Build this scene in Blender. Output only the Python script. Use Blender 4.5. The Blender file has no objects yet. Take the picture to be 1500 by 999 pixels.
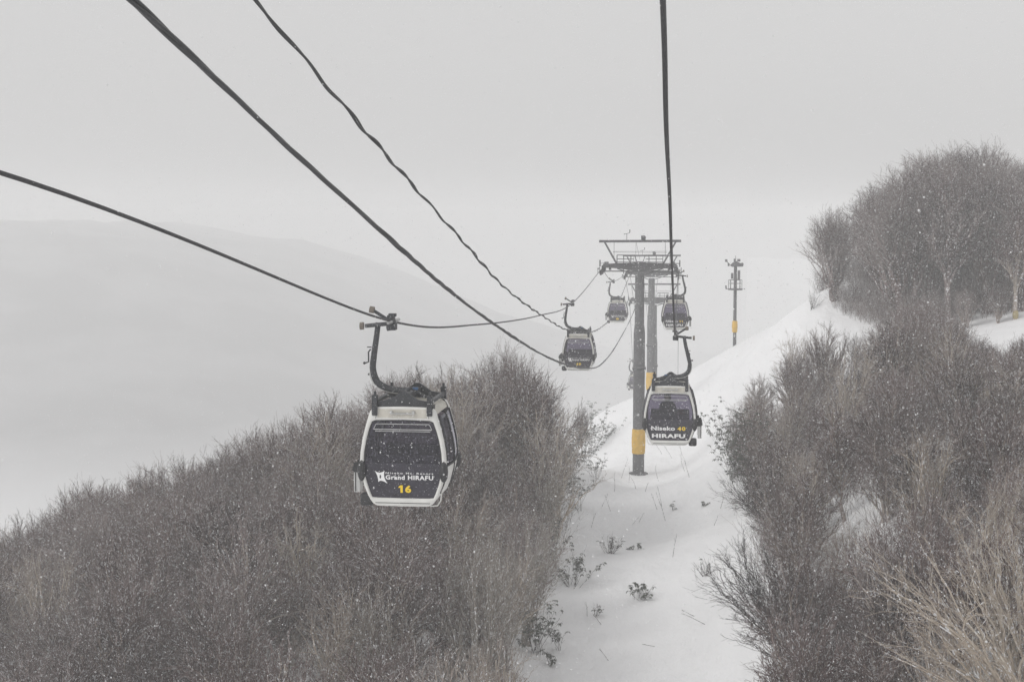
import bpy, bmesh, math, random
import numpy as np
from mathutils import Vector, Matrix

S = bpy.context.scene
C = S.collection
R = math.radians
F = 2083.0                      # focal length in pixels of the 1500 px photograph

# ------------------------------------------------------------------ camera, sky, sun, exposure
cam_d = bpy.data.cameras.new('camera'); cam = bpy.data.objects.new('camera', cam_d); C.objects.link(cam)
cam_d.sensor_width = 36.0; cam_d.lens = 36.0 * F / 1500.0
cam_d.dof.use_dof = True; cam_d.dof.focus_distance = 55; cam_d.dof.aperture_fstop = 9; cam_d.clip_start = 0.1; cam_d.clip_end = 5000
YAW = math.atan((996 - 750) / F); PITCH = math.atan((499.5 - 330) / F)
cam.rotation_euler = (R(90) - PITCH, 0, YAW)
S.camera = cam

world = bpy.data.worlds.new('World'); S.world = world; world.use_nodes = True
nt = world.node_tree; nt.nodes.clear()
sky = nt.nodes.new('ShaderNodeTexSky'); sky.sky_type = 'NISHITA'; sky.sun_disc = False
SUN_EL, SUN_AZ = R(38), R(235)
sky.sun_elevation = SUN_EL; sky.sun_rotation = SUN_AZ; sky.air_density = 1.6; sky.dust_density = 5.0; sky.ozone_density = 1.0
hs = nt.nodes.new('ShaderNodeHueSaturation'); hs.inputs['Saturation'].default_value = 0.03
over = nt.nodes.new('ShaderNodeMix'); over.data_type = 'RGBA'; over.inputs[0].default_value = 0.65
over.inputs[7].default_value = (7.15, 7.1, 7.1, 1)      # even cloud deck
bg = nt.nodes.new('ShaderNodeBackground'); bg.inputs['Strength'].default_value = 0.112
out = nt.nodes.new('ShaderNodeOutputWorld')
L = nt.links.new
L(sky.outputs[0], hs.inputs['Color']); L(hs.outputs[0], over.inputs[6]); L(over.outputs[2], bg.inputs[0]); L(bg.outputs[0], out.inputs[0])

sun_d = bpy.data.lights.new('sun', 'SUN'); sun_d.energy = 0.75; sun_d.angle = R(18); sun_d.color = (1.0, 0.985, 0.96)
sun = bpy.data.objects.new('sun', sun_d); C.objects.link(sun)
_d = Vector((math.sin(SUN_AZ) * math.cos(SUN_EL), math.cos(SUN_AZ) * math.cos(SUN_EL), math.sin(SUN_EL)))
sun.rotation_euler = _d.to_track_quat('Z', 'Y').to_euler()

S.view_settings.view_transform = 'Standard'; S.view_settings.look = 'None'
S.view_settings.exposure = 0.02; S.view_settings.gamma = 1.0; S.view_settings.use_curve_mapping = False
S.render.engine = 'CYCLES'
S.cycles.max_bounces = 8; S.cycles.diffuse_bounces = 3; S.cycles.glossy_bounces = 3; S.cycles.volume_bounces = 4
S.cycles.transparent_max_bounces = 24; S.cycles.use_denoising = True; S.cycles.caustics_reflective = False; S.cycles.caustics_refractive = False

# ------------------------------------------------------------------ measuring
_rot = cam.rotation_euler.to_matrix()
def at(px, py, Y):
    """the point on the plane y = Y (metres down the line) that the photograph shows at px, py"""
    d = _rot @ Vector(((px - 750) / F, -(py - 499.5) / F, -1.0))
    return d * (Y / d.y)
def pix(p):
    v = _rot.transposed() @ Vector(p)
    return 750 + F * v.x / -v.z, 499.5 - F * v.y / -v.z
def loc_np(X, Y, Z):
    M = np.array(_rot.transposed())
    v = np.stack([X, Y, Z], -1) @ M.T
    return 750 + F * v[..., 0] / -v[..., 2], 499.5 - F * v[..., 1] / -v[..., 2]

# ------------------------------------------------------------------ materials
def mat(name, color, rough=0.6, metal=0.0, noise=0.0, nscale=6.0, bump=0.0, bscale=30.0, spec=0.5, frost=0.0):
    m = bpy.data.materials.new(name); m.use_nodes = True
    n = m.node_tree.nodes; l = m.node_tree.links.new; b = n['Principled BSDF']
    b.inputs['Base Color'].default_value = (*color, 1); b.inputs['Roughness'].default_value = rough
    b.inputs['Metallic'].default_value = metal; b.inputs['Specular IOR Level'].default_value = spec
    tc = n.new('ShaderNodeTexCoord')
    src = None
    if noise:
        t = n.new('ShaderNodeTexNoise'); t.inputs['Scale'].default_value = nscale; t.inputs['Detail'].default_value = 5
        l(tc.outputs['Object'], t.inputs['Vector'])
        r = n.new('ShaderNodeMapRange'); r.inputs[1].default_value = .3; r.inputs[2].default_value = .7
        r.inputs[3].default_value = 1 - noise; r.inputs[4].default_value = 1 + noise
        l(t.outputs['Fac'], r.inputs[0])
        x = n.new('ShaderNodeMix'); x.data_type = 'RGBA'; x.blend_type = 'MULTIPLY'; x.inputs[0].default_value = 1
        x.inputs[6].default_value = (*color, 1); l(r.outputs[0], x.inputs[7]); src = x.outputs[2]
    if frost:                                       # wind-blown snow specks stuck to the surface
        t = n.new('ShaderNodeTexNoise'); t.inputs['Scale'].default_value = 38; t.inputs['Detail'].default_value = 3
        l(tc.outputs['Object'], t.inputs['Vector'])
        r = n.new('ShaderNodeMapRange'); r.inputs[1].default_value = .60; r.inputs[2].default_value = .72
        r.inputs[4].default_value = frost; l(t.outputs['Fac'], r.inputs[0])
        x = n.new('ShaderNodeMix'); x.data_type = 'RGBA'; l(r.outputs[0], x.inputs[0])
        x.inputs[6].default_value = (*color, 1); x.inputs[7].default_value = (.75, .76, .78, 1)
        if src: l(src, x.inputs[6])
        src = x.outputs[2]
    if src: l(src, b.inputs['Base Color'])
    if bump:
        t = n.new('ShaderNodeTexNoise'); t.inputs['Scale'].default_value = bscale; t.inputs['Detail'].default_value = 6
        l(tc.outputs['Object'], t.inputs['Vector'])
        bp = n.new('ShaderNodeBump'); bp.inputs['Strength'].default_value = bump; bp.inputs['Distance'].default_value = .02
        l(t.outputs['Fac'], bp.inputs['Height']); l(bp.outputs[0], b.inputs['Normal'])
    return m
def wood_mat(name, stops, tip_snow=0.15, fleck=(.42, .355, .34), famt=.75):
    """bark whose colour differs from plant to plant, with pale rimed stretches and lodged snow"""
    m = bpy.data.materials.new(name); m.use_nodes = True
    n = m.node_tree.nodes; l = m.node_tree.links.new; b = n['Principled BSDF']
    b.inputs['Roughness'].default_value = .85; b.inputs['Specular IOR Level'].default_value = .15
    oi = n.new('ShaderNodeObjectInfo'); cr = n.new('ShaderNodeValToRGB')
    e = cr.color_ramp.elements
    while len(e) < len(stops): e.new(.5)
    for i, c in enumerate(stops):
        e[i].position = i / max(1, len(stops) - 1); e[i].color = (*c, 1)
    l(oi.outputs['Random'], cr.inputs[0])
    g = n.new('ShaderNodeNewGeometry')
    def patch(scale, lo, hi, amt, detail=4, stretch=None):
        t = n.new('ShaderNodeTexNoise'); t.inputs['Scale'].default_value = scale; t.inputs['Detail'].default_value = detail
        if stretch:
            mp = n.new('ShaderNodeMapping'); mp.inputs['Scale'].default_value = stretch; l(g.outputs['Position'], mp.inputs[0]); l(mp.outputs[0], t.inputs['Vector'])
        else: l(g.outputs['Position'], t.inputs['Vector'])
        r = n.new('ShaderNodeMapRange'); r.inputs[1].default_value = lo; r.inputs[2].default_value = hi; r.inputs[4].default_value = amt
        l(t.outputs['Fac'], r.inputs[0]); return r.outputs[0]
    x = n.new('ShaderNodeMix'); x.data_type = 'RGBA'; l(patch(.16, .44, .66, tip_snow), x.inputs[0]); l(cr.outputs[0], x.inputs[6]); x.inputs[7].default_value = (*fleck, 1)
    y = n.new('ShaderNodeMix'); y.data_type = 'RGBA'; l(patch(3.2, .53, .66, famt, 6, (1, 1, .45)), y.inputs[0]); l(x.outputs[2], y.inputs[6]); y.inputs[7].default_value = (*fleck, 1)
    z = n.new('ShaderNodeMix'); z.data_type = 'RGBA'; l(patch(6.0, .585, .63, .95, 3), z.inputs[0]); l(y.outputs[2], z.inputs[6]); z.inputs[7].default_value = (.75, .75, .77, 1)
    l(z.outputs[2], b.inputs['Base Color'])
    return m
M = {}
M['white'] = mat('white_shell', (.66, .655, .63), .35, noise=.07, nscale=3, frost=.35)
M['cream'] = mat('cream_roof', (.50, .475, .42), .5, noise=.15, nscale=4, frost=.5)
M['black'] = mat('black_rubber', (.022, .022, .024), .6, noise=.2, frost=.18)
M['steel'] = mat('dark_steel', (.035, .037, .042), .5, .2, noise=.25, nscale=9, frost=.35)
M['zinc'] = mat('zinc_steel', (.42, .42, .42), .38, .7, noise=.15)
M['silver'] = mat('silver_aluminium', (.55, .55, .54), .3, .8, noise=.1)
M['brass'] = mat('brown_roller', (.17, .145, .12), .6, noise=.2)
M['rope'] = mat('wire_rope', (.030, .030, .033), .55, .2, noise=.5, nscale=14, bump=.5, bscale=60)
M['cable'] = mat('black_cable', (.016, .017, .020), .42, noise=.3, nscale=10)
M['farline'] = mat('grey_cable', (.16, .16, .165), .5, noise=.2)
M['pole'] = mat('galvanised_pole', (.10, .10, .105), .7, .1, noise=.3, nscale=1.6, bump=.3, bscale=9, frost=.55)
M['truss'] = mat('tower_steel', (.075, .075, .08), .6, .1, noise=.3, nscale=3, frost=.35)
M['yellow'] = mat('yellow_padding', (.62, .38, .055), .75, noise=.16, nscale=2.2, bump=.3, bscale=5)
M['faded'] = mat('faded_yellow_padding', (.36, .29, .14), .8, noise=.2)
M['letter'] = mat('white_lettering', (.8, .8, .8), .5)
M['number'] = mat('yellow_lettering', (.80, .56, .03), .5)
M['seat'] = mat('dark_seat', (.035, .033, .04), .8)
M['jacket'] = mat('dark_jacket', (.02, .02, .024), .8, noise=.2)
M['skin'] = mat('skin', (.35, .22, .17), .6)
M['leaf'] = mat('dark_leaf', (.030, .040, .020), .5, noise=.3, nscale=3)
M['pad_red'] = mat('red_bag', (.12, .03, .035), .8)
M['blue'] = mat('blue_fitting', (.05, .12, .25), .5)
M['flake'] = mat('snowflake', (.8, .8, .81), .8)
M['twig'] = wood_mat('twig_bark', [(.038, .013, .011), (.066, .029, .025), (.028, .010, .009), (.095, .054, .047), (.018, .008, .007), (.052, .023, .020)], .55)
M['trunk'] = wood_mat('trunk_bark', [(.20, .16, .13), (.36, .31, .26), (.24, .19, .16), (.44, .385, .33)], .45)
M['pale'] = wood_mat('pale_birch_bark', [(.46, .385, .31), (.36, .30, .245)], .4, (.62, .57, .50))
M['grey_pale'] = wood_mat('pale_grey_bark', [(.30, .27, .235), (.24, .21, .18)], .3, (.46, .43, .40))
M['dark_twig'] = wood_mat('dark_twig_bark', [(.026, .020, .019), (.036, .028, .026)], .1, famt=.25)
def glass_mat():
    m = bpy.data.materials.new('tinted_glass'); m.use_nodes = True
    n = m.node_tree.nodes; l = m.node_tree.links.new; n.clear()
    o = n.new('ShaderNodeOutputMaterial'); tr = n.new('ShaderNodeBsdfTransparent'); tr.inputs[0].default_value = (.38, .355, .43, 1)
    gl = n.new('ShaderNodeBsdfGlossy'); gl.inputs['Roughness'].default_value = .08; gl.inputs[0].default_value = (.75, .75, .8, 1)
    fr = n.new('ShaderNodeFresnel'); fr.inputs[0].default_value = 1.45
    x = n.new('ShaderNodeMixShader'); l(fr.outputs[0], x.inputs[0]); l(tr.outputs[0], x.inputs[1]); l(gl.outputs[0], x.inputs[2])
    # snow specks frozen onto the pane
    df = n.new('ShaderNodeBsdfDiffuse'); df.inputs[0].default_value = (.42, .41, .50, 1)
    tc = n.new('ShaderNodeTexCoord'); t = n.new('ShaderNodeTexNoise'); t.inputs['Scale'].default_value = 26; t.inputs['Detail'].default_value = 4
    l(tc.outputs['Object'], t.inputs['Vector'])
    r = n.new('ShaderNodeMapRange'); r.inputs[1].default_value = .50; r.inputs[2].default_value = .80; r.inputs[3].default_value = .02; r.inputs[4].default_value = .42
    l(t.outputs['Fac'], r.inputs[0])
    y = n.new('ShaderNodeMixShader'); l(r.outputs[0], y.inputs[0]); l(x.outputs[0], y.inputs[1]); l(df.outputs[0], y.inputs[2])
    l(y.outputs[0], o.inputs[0]); return m
M['glass'] = glass_mat()

# ------------------------------------------------------------------ object helpers
def tag(o, label=None, cat=None, group=None, kind=None):
    if label: o['label'] = label
    if cat: o['category'] = cat
    if group: o['group'] = group
    if kind: o['kind'] = kind
    return o
def empty(name, loc, rz=0.0):
    o = bpy.data.objects.new(name, None); o.empty_display_size = .3; C.objects.link(o)
    o.location = loc; o.rotation_euler = (0, 0, rz); return o
def link(name, me, parent=None, material=None, loc=None):
    o = bpy.data.objects.new(name, me); C.objects.link(o)
    if material: me.materials.clear(); me.materials.append(material)
    if parent: o.parent = parent
    if loc is not None: o.location = loc
    return o
def np_mesh(name, V, Fq, smooth=True):
    """V (n,3), Fq list of index arrays each (m,k)"""
    me = bpy.data.meshes.new(name)
    V = np.ascontiguousarray(V, dtype=np.float32)
    if not isinstance(Fq, (list, tuple)): Fq = [Fq]
    me.vertices.add(len(V)); me.vertices.foreach_set('co', V.ravel())
    loops = np.concatenate([f.ravel() for f in Fq]).astype(np.int32)
    tot = np.concatenate([np.full(len(f), f.shape[1]) for f in Fq]).astype(np.int32)
    start = np.concatenate([[0], np.cumsum(tot)[:-1]]).astype(np.int32)
    me.loops.add(len(loops)); me.loops.foreach_set('vertex_index', loops)
    me.polygons.add(len(tot)); me.polygons.foreach_set('loop_start', start); me.polygons.foreach_set('loop_total', tot)
    me.polygons.foreach_set('use_smooth', np.full(len(tot), smooth))
    me.update(calc_edges=True); me.validate(); return me
def tubes(P, Rad, sides=3):
    """P (N,K,3) polylines, Rad (N,K) -> verts, quads of N open tubes"""
    N, K, _ = P.shape
    T = np.empty_like(P); T[:, 1:-1] = P[:, 2:] - P[:, :-2]; T[:, 0] = P[:, 1] - P[:, 0]; T[:, -1] = P[:, -1] - P[:, -2]
    T /= np.linalg.norm(T, axis=-1, keepdims=True) + 1e-9
    ref = np.where(np.abs(T[..., 2:3]) > .9, np.array([1., 0, 0]), np.array([0, 0, 1.]))
    A = np.cross(T, ref); A /= np.linalg.norm(A, axis=-1, keepdims=True) + 1e-9
    B = np.cross(T, A)
    ang = np.arange(sides) * 2 * np.pi / sides
    V = P[:, :, None, :] + Rad[:, :, None, None] * (A[:, :, None, :] * np.cos(ang)[None, None, :, None] + B[:, :, None, :] * np.sin(ang)[None, None, :, None])
    idx = np.arange(N * K * sides).reshape(N, K, sides)
    a = idx[:, :-1, :]; b = np.roll(a, -1, 2); d = idx[:, 1:, :]; c = np.roll(d, -1, 2)
    Q = np.stack([a, b, c, d], -1).reshape(-1, 4)
    return V.reshape(-1, 3), Q
class MB:
    """collects shapes for ONE mesh"""
    def __init__(s): s.bm = bmesh.new()
    def box(s, c, size, rot=None, bevel=.0):
        r = bmesh.ops.create_cube(s.bm, size=1.0)
        m = Matrix.Translation(c) @ (rot.to_4x4() if rot else Matrix()) @ Matrix.Diagonal((*size, 1))
        bmesh.ops.transform(s.bm, matrix=m, verts=r['verts'])
        if bevel:
            es = list({e for v in r['verts'] for e in v.link_edges})
            bmesh.ops.bevel(s.bm, geom=es, offset=bevel, segments=2, affect='EDGES', profile=.6)
        return s
    def bar(s, a, b, r0, r1=None, n=10, flat=1.0):
        a, b = Vector(a), Vector(b); r1 = r0 if r1 is None else r1
        d = b - a; g = bmesh.ops.create_cone(s.bm, cap_ends=True, segments=n, radius1=r0, radius2=r1, depth=d.length)
        m = Matrix.Translation((a + b) / 2) @ d.to_track_quat('Z', 'Y').to_matrix().to_4x4() @ Matrix.Diagonal((1, flat, 1, 1))
        bmesh.ops.transform(s.bm, matrix=m, verts=g['verts']); return s
    def beam(s, a, b, w, h):
        """square section bar between two points"""
        a, b = Vector(a), Vector(b); d = b - a
        q = d.to_track_quat('Z', 'X' if abs(d.normalized().z) > .9 else 'Y').to_matrix()
        return s.box((a + b) / 2, (w, h, d.length), q)
    def tube(s, pts, rad, n=10, flat=1.0):
        """capped tube through points, rad number or list"""
        pts = [Vector(p) for p in pts]; K = len(pts)
        rad = [float(q_) for q_ in rad] if hasattr(rad, '__len__') else [float(rad)] * K
        rings = []
        for i, p in enumerate(pts):
            t = (pts[min(i + 1, K - 1)] - pts[max(i - 1, 0)]).normalized()
            a = t.cross(Vector((0, 1, 0))); a = a.normalized() if a.length > .05 else t.cross(Vector((0, 0, 1))).normalized()
            b = t.cross(a)
            rings.append([s.bm.verts.new(p + rad[i] * (a * math.cos(2 * math.pi * k / n) + b * flat * math.sin(2 * math.pi * k / n))) for k in range(n)])
        for i in range(K - 1):
            for k in range(n):
                s.bm.faces.new((rings[i][k], rings[i][(k + 1) % n], rings[i + 1][(k + 1) % n], rings[i + 1][k]))
        s.bm.faces.new(rings[0][::-1]); s.bm.faces.new(rings[-1]); return s
    def ball(s, c, r, sc=(1, 1, 1), sub=2):
        g = bmesh.ops.create_icosphere(s.bm, subdivisions=sub, radius=r)
        bmesh.ops.transform(s.bm, matrix=Matrix.Translation(c) @ Matrix.Diagonal((*sc, 1)), verts=g['verts']); return s
    def prism(s, poly, y0, y1):
        """polygon in x,z pushed from y0 to y1"""
        a = [s.bm.verts.new((x, y0, z)) for x, z in poly]; b = [s.bm.verts.new((x, y1, z)) for x, z in poly]; n = len(poly)
        for i in range(n): s.bm.faces.new((a[i], a[(i + 1) % n], b[(i + 1) % n], b[i]))
        s.bm.faces.new(a[::-1]); s.bm.faces.new(b); return s
    def build(s, name, m, parent=None, smooth=False, loc=None):
        bmesh.ops.recalc_face_normals(s.bm, faces=s.bm.faces)
        me = bpy.data.meshes.new(name); s.bm.to_mesh(me); s.bm.free()
        if smooth: me.polygons.foreach_set('use_smooth', [True] * len(me.polygons))
        return link(name, me, parent, m, loc)
def spline(pts, n):
    """Catmull-Rom through tuples"""
    P = np.array(pts, float); P = np.vstack([2 * P[0] - P[1], P, 2 * P[-1] - P[-2]])
    m = len(P) - 3; out_ = []
    for t in np.linspace(0, m - 1e-6, n):
        i = int(t); u = t - i; a, b, c, d = P[i:i + 4]
        out_.append(.5 * (2 * b + (c - a) * u + (2 * a - 5 * b + 4 * c - d) * u * u + (3 * b - a - 3 * c + d) * u ** 3))
    return np.array(out_)

# ------------------------------------------------------------------ terrain
CTRL = [  # x, y, z   (measured against the photograph, metres from the camera)
 (-2, 30, -22), (-2, 50, -21.5), (-2.1, 66, -21.1), (-3, 92, -20.9), (-3.3, 119, -21.0), (-3.2, 145, -21.0), (-3.2, 169, -21.2), 
 (.3, 130, -19.4), (3.7, 119, -17.8), (5, 100, -17.6), (2.8, 90, -18.7), (1.9, 72, -19.8), (1.5, 58, -20.3), (1.5, 45, -20.8),
 (12.3, 95, -11.8), (20, 100, -9), (32, 100, -6.5), (45, 100, -4), (10.9, 50, -13.2), (6, 50, -17), (18, 50, -10.8), (30, 50, -7),
 (8, 70, -14.2), (15, 75, -11), (28, 75, -7), (14, 30, -14), (30, 25, -9), (6, 30, -18),
 (15.4, 148, -5.9), (19.7, 135, -7.6), (24, 120, -8), (30, 135, -6.2), (42, 140, -3), (60, 140, 0), (12.4, 140, -7.6), (8.9, 150, -11.3), (6.1, 160, -13.2),
 (1.9, 165, -16.8), (6, 140, -13.3), (22, 150, -4.6), (30, 152, -4.2), (9, 120, -12.9),
 (0, 200, -36), (-15, 200, -44), (15, 195, -22), (30, 195, -12), (60, 200, -6), (0, 250, -58), (40, 260, -36), (-40, 260, -64), (80, 260, -20),
 (-10.4, 85, -18.3), (-12, 100, -18), (-7, 116, -17.6), (-9, 165, -21.6), (-6, 100, -19.8), (-7, 100, -19.6), (-7, 75, -20.5), (-16, 85, -16.6), (-21, 85, -18), (-28, 85, -21.3), (-41, 85, -25.5), (-55, 85, -32), (-80, 90, -45),
 (-12, 60, -19.8), (-20, 60, -20.5), (-30, 60, -24), (-15, 40, -22.3), (-30, 40, -27), (-50, 50, -34), (-12, 20, -23), (-40, 15, -32), (-80, 40, -48),
 (-15, 120, -23), (-30, 115, -31), (-20, 150, -36), (-11, 150, -26), (-50, 130, -44), (-90, 160, -62), (-30, 200, -52)]
_c = np.array(CTRL, float); _k = lambda r2: np.sqrt(r2 + 10.0)
_D = ((_c[:, None, :2] - _c[None, :, :2]) ** 2).sum(-1)
_A = np.zeros((len(_c) + 1,) * 2); _A[:-1, :-1] = _k(_D) - np.eye(len(_c)) * 0.3; _A[-1, :-1] = _A[:-1, -1] = 1
_w = np.linalg.solve(_A, np.append(_c[:, 2], 0))
def _fbm(X, Y, seed=0):
    r = np.random.RandomState(seed); o = 0
    for k in range(14):
        f = .05 * 1.35 ** k; a = 1.0 / (1.35 ** (k * .95)); th = r.uniform(0, 6.28); ph = r.uniform(0, 6.28)
        o = o + a * np.sin((X * np.cos(th) + Y * np.sin(th)) * f * 2 + ph)
    return o
def ground(X, Y):
    X = np.asarray(X, float); Y = np.asarray(Y, float); sh = X.shape; X = X.ravel(); Y = Y.ravel()
    d2 = (X[:, None] - _c[None, :, 0]) ** 2 + (Y[:, None] - _c[None, :, 1]) ** 2
    z = _k(d2) @ _w[:-1] + _w[-1]
    # settle to a valley floor far out
    far = np.clip((np.maximum(np.abs(X) - 70, 0) + np.maximum(Y - 240, 0) + np.maximum(-20 - Y, 0)) / 120, 0, 1); far = far * far * (3 - 2 * far)
    vz = np.where(X > 60, -30, -116)
    z = z * (1 - far) + vz * far
    flat = np.exp(-(((X + 3.3) / 5.5) ** 2 + ((Y - 116) / 13) ** 2)); z = z * (1 - flat) - 21.0 * flat
    amp = .10 + .5 * far
    z = z + amp * _fbm(X, Y, 3)
    return z.reshape(sh)
gx = np.concatenate([np.linspace(-900, -90, 28)[:-1], np.linspace(-90, -20, 90)[:-1], np.linspace(-20, 35, 180)[:-1], np.linspace(35, 100, 60)[:-1], np.linspace(100, 900, 26)])
gy = np.concatenate([np.linspace(-300, 20, 20)[:-1], np.linspace(20, 60, 70)[:-1], np.linspace(60, 175, 300)[:-1], np.linspace(175, 300, 70)[:-1], np.linspace(300, 1300, 34)])
GX, GY = np.meshgrid(gx, gy); GZ = ground(GX, GY)
nx, ny = len(gx), len(gy); ii = np.arange(nx * ny).reshape(ny, nx)
q = np.stack([ii[:-1, :-1], ii[:-1, 1:], ii[1:, 1:], ii[1:, :-1]], -1).reshape(-1, 4)
def snow_mat():
    m = bpy.data.materials.new('snow'); m.use_nodes = True; n = m.node_tree.nodes; l = m.node_tree.links.new; b = n['Principled BSDF']
    b.inputs['Roughness'].default_value = .7; b.inputs['Specular IOR Level'].default_value = .2
    g = n.new('ShaderNodeNewGeometry')
    mp = n.new('ShaderNodeMapping'); mp.inputs['Scale'].default_value = (1, .45, 1); mp.inputs['Rotation'].default_value = (0, 0, .5); l(g.outputs['Position'], mp.inputs[0])
    t1 = n.new('ShaderNodeTexNoise'); t1.inputs['Scale'].default_value = .55; t1.inputs['Detail'].default_value = 7; l(mp.outputs[0], t1.inputs['Vector'])
    t2 = n.new('ShaderNodeTexNoise'); t2.inputs['Scale'].default_value = 6; t2.inputs['Detail'].default_value = 5; l(g.outputs['Position'], t2.inputs['Vector'])
    b1 = n.new('ShaderNodeBump'); b1.inputs['Strength'].default_value = .9; b1.inputs['Distance'].default_value = .5; l(t1.outputs['Fac'], b1.inputs['Height'])
    b2 = n.new('ShaderNodeBump'); b2.inputs['Strength'].default_value = .5; b2.inputs['Distance'].default_value = .03; l(t2.outputs['Fac'], b2.inputs['Height']); l(b1.outputs[0], b2.inputs['Normal'])
    l(b2.outputs[0], b.inputs['Normal'])
    cr = n.new('ShaderNodeValToRGB'); cr.color_ramp.elements[0].color = (.79, .79, .80, 1); cr.color_ramp.elements[1].color = (.88, .88, .885, 1)
    l(t1.outputs['Fac'], cr.inputs[0]); l(cr.outputs[0], b.inputs['Base Color']); return m
M['snow'] = snow_mat()
terrain = link('snow_ground', np_mesh('snow_ground', np.stack([GX, GY, GZ], -1).reshape(-1, 3), q), None, M['snow']); tag(terrain, kind='structure')

# far hillside across the valley
hx = np.linspace(-620, 160, 130); hy = np.linspace(325, 820, 66); HX, HY = np.meshgrid(hx, hy)
top = np.interp(HX, [-620, -300, -220, -160, -100, -40, 160], [4, 1, -9, -27, -52, -70, -78])
u_ = np.clip((HY - 325) / 295, 0, 1); prof = u_ * (1.5 - .5 * u_ * u_)
HZ = -80 + (top + 80) * prof + .7 * _fbm(HX * .6, HY * .6, 9) * prof
hn, hm = len(hx), len(hy); ii = np.arange(hn * hm).reshape(hm, hn)
q = np.stack([ii[:-1, :-1], ii[:-1, 1:], ii[1:, 1:], ii[1:, :-1]], -1).reshape(-1, 4)
def hill_mat():
    m = bpy.data.materials.new('wooded_hillside'); m.use_nodes = True; n = m.node_tree.nodes; l = m.node_tree.links.new; b = n['Principled BSDF']
    b.inputs['Roughness'].default_value = .95
    g = n.new('ShaderNodeNewGeometry'); t = n.new('ShaderNodeTexNoise'); t.inputs['Scale'].default_value = .02; t.inputs['Detail'].default_value = 8
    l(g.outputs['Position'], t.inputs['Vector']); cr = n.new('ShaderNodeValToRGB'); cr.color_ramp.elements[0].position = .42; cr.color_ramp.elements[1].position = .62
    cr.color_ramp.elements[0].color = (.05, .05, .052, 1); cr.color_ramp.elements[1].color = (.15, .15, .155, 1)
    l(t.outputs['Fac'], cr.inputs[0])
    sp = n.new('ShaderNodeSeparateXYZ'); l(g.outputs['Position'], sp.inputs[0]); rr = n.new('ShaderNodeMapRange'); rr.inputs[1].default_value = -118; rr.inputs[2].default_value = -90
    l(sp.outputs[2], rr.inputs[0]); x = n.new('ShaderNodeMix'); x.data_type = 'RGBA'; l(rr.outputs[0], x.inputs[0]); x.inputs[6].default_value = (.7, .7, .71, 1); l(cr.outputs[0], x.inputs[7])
    l(x.outputs[2], b.inputs['Base Color']); return m
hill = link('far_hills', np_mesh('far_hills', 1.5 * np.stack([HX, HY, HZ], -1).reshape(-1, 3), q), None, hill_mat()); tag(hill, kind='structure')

# blowing snow and cloud between camera and distance: even air
hz = MB(); hz.box((0, 500, -60), (2200, 1700, 150)); haze = hz.build('haze', None); tag(haze, kind='stuff')
hm_ = bpy.data.materials.new('snowy_air'); hm_.use_nodes = True; n_ = hm_.node_tree.nodes; n_.clear()
vo = n_.new('ShaderNodeVolumePrincipled'); vo.inputs['Color'].default_value = (1, 1, 1, 1); vo.inputs['Density'].default_value = .0018; vo.inputs['Anisotropy'].default_value = .1
oo = n_.new('ShaderNodeOutputMaterial'); hm_.node_tree.links.new(vo.outputs[0], oo.inputs['Volume'])
haze.data.materials.clear(); haze.data.materials.append(hm_)

# ------------------------------------------------------------------ rope line
XL, XR, XC = -6.50, -0.16, -3.33
T1Y, T2Y, T3Y = 119.0, 169.0, 186.0
def z_at(py, Y): return at(900, py, Y).z
left_pts = [(-12, 2.6), (0, 1.6), (13.6, at(0, 265, 13.6).z), (31.8, at(577, 471, 31.8).z), (45.8, z_at(477, 45.8)), (66, z_at(463, 66)), (86.8, z_at(444, 86.8)), (T1Y, z_at(394, T1Y)),
            (139, z_at(412, 139)), (T2Y, z_at(403, T2Y)), (T3Y, z_at(442, T3Y)), (200, z_at(528, 200)), (225, z_at(528, 200) - 16), (260, -52)]
right_pts = [(-12, 4.0), (0, 2.9), (11.8, at(968, 0, 11.8).z), (15.4, at(975, 190, 15.4).z), (21.6, at(981, 300, 21.6).z), (29.5, at(985, 400, 29.5).z), (54, at(990, 491, 54).z), (80, z_at(437, 80)), (107, z_at(402, 107)), (T1Y, z_at(394, T1Y)),
             (139, z_at(410, 139)), (T2Y, z_at(403, T2Y)), (T3Y, z_at(442, T3Y)), (200, z_at(528, 200)), (225, z_at(528, 200) - 16), (260, -52)]
def lineobj(name, pts3, rad, m, n=8):
    P = np.array(pts3)[None]; V, Q = tubes(P, np.full(P.shape[:2], rad), n); return link(name, np_mesh(name, V, Q), None, m)
def rope(pts, X):
    P = np.array(pts); ys = np.concatenate([np.linspace(-12, 60, 150), np.linspace(60.5, 260, 160)])
    # smooth piecewise curve through measured heights (towers keep their kink)
    segs = [[i for i, p in enumerate(pts) if p[0] <= T1Y], [i for i, p in enumerate(pts) if T1Y <= p[0] <= T2Y], [i for i, p in enumerate(pts) if T2Y <= p[0] <= T3Y], [i for i, p in enumerate(pts) if p[0] >= T3Y]]
    out_ = []
    for s in segs:
        sp = spline([pts[i] for i in s], 120 if s[0] == 0 else 30); out_ += [(X, y, z) for y, z in sp]
    return out_
RL, RR = rope(left_pts, XL), rope(right_pts, XR)
def rope_z(pl, Y): a = np.array(pl); return float(np.interp(Y, a[:, 1], a[:, 2]))
o = lineobj('haul_rope', RL, .026, M['rope']); tag(o, 'black steel haul rope of the left lane that carries the cabin numbered 16', 'rope')
o = lineobj('haul_rope', RR, .026, M['rope']); tag(o, 'black steel haul rope of the right lane running overhead to the cabin numbered 40', 'rope')

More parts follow.
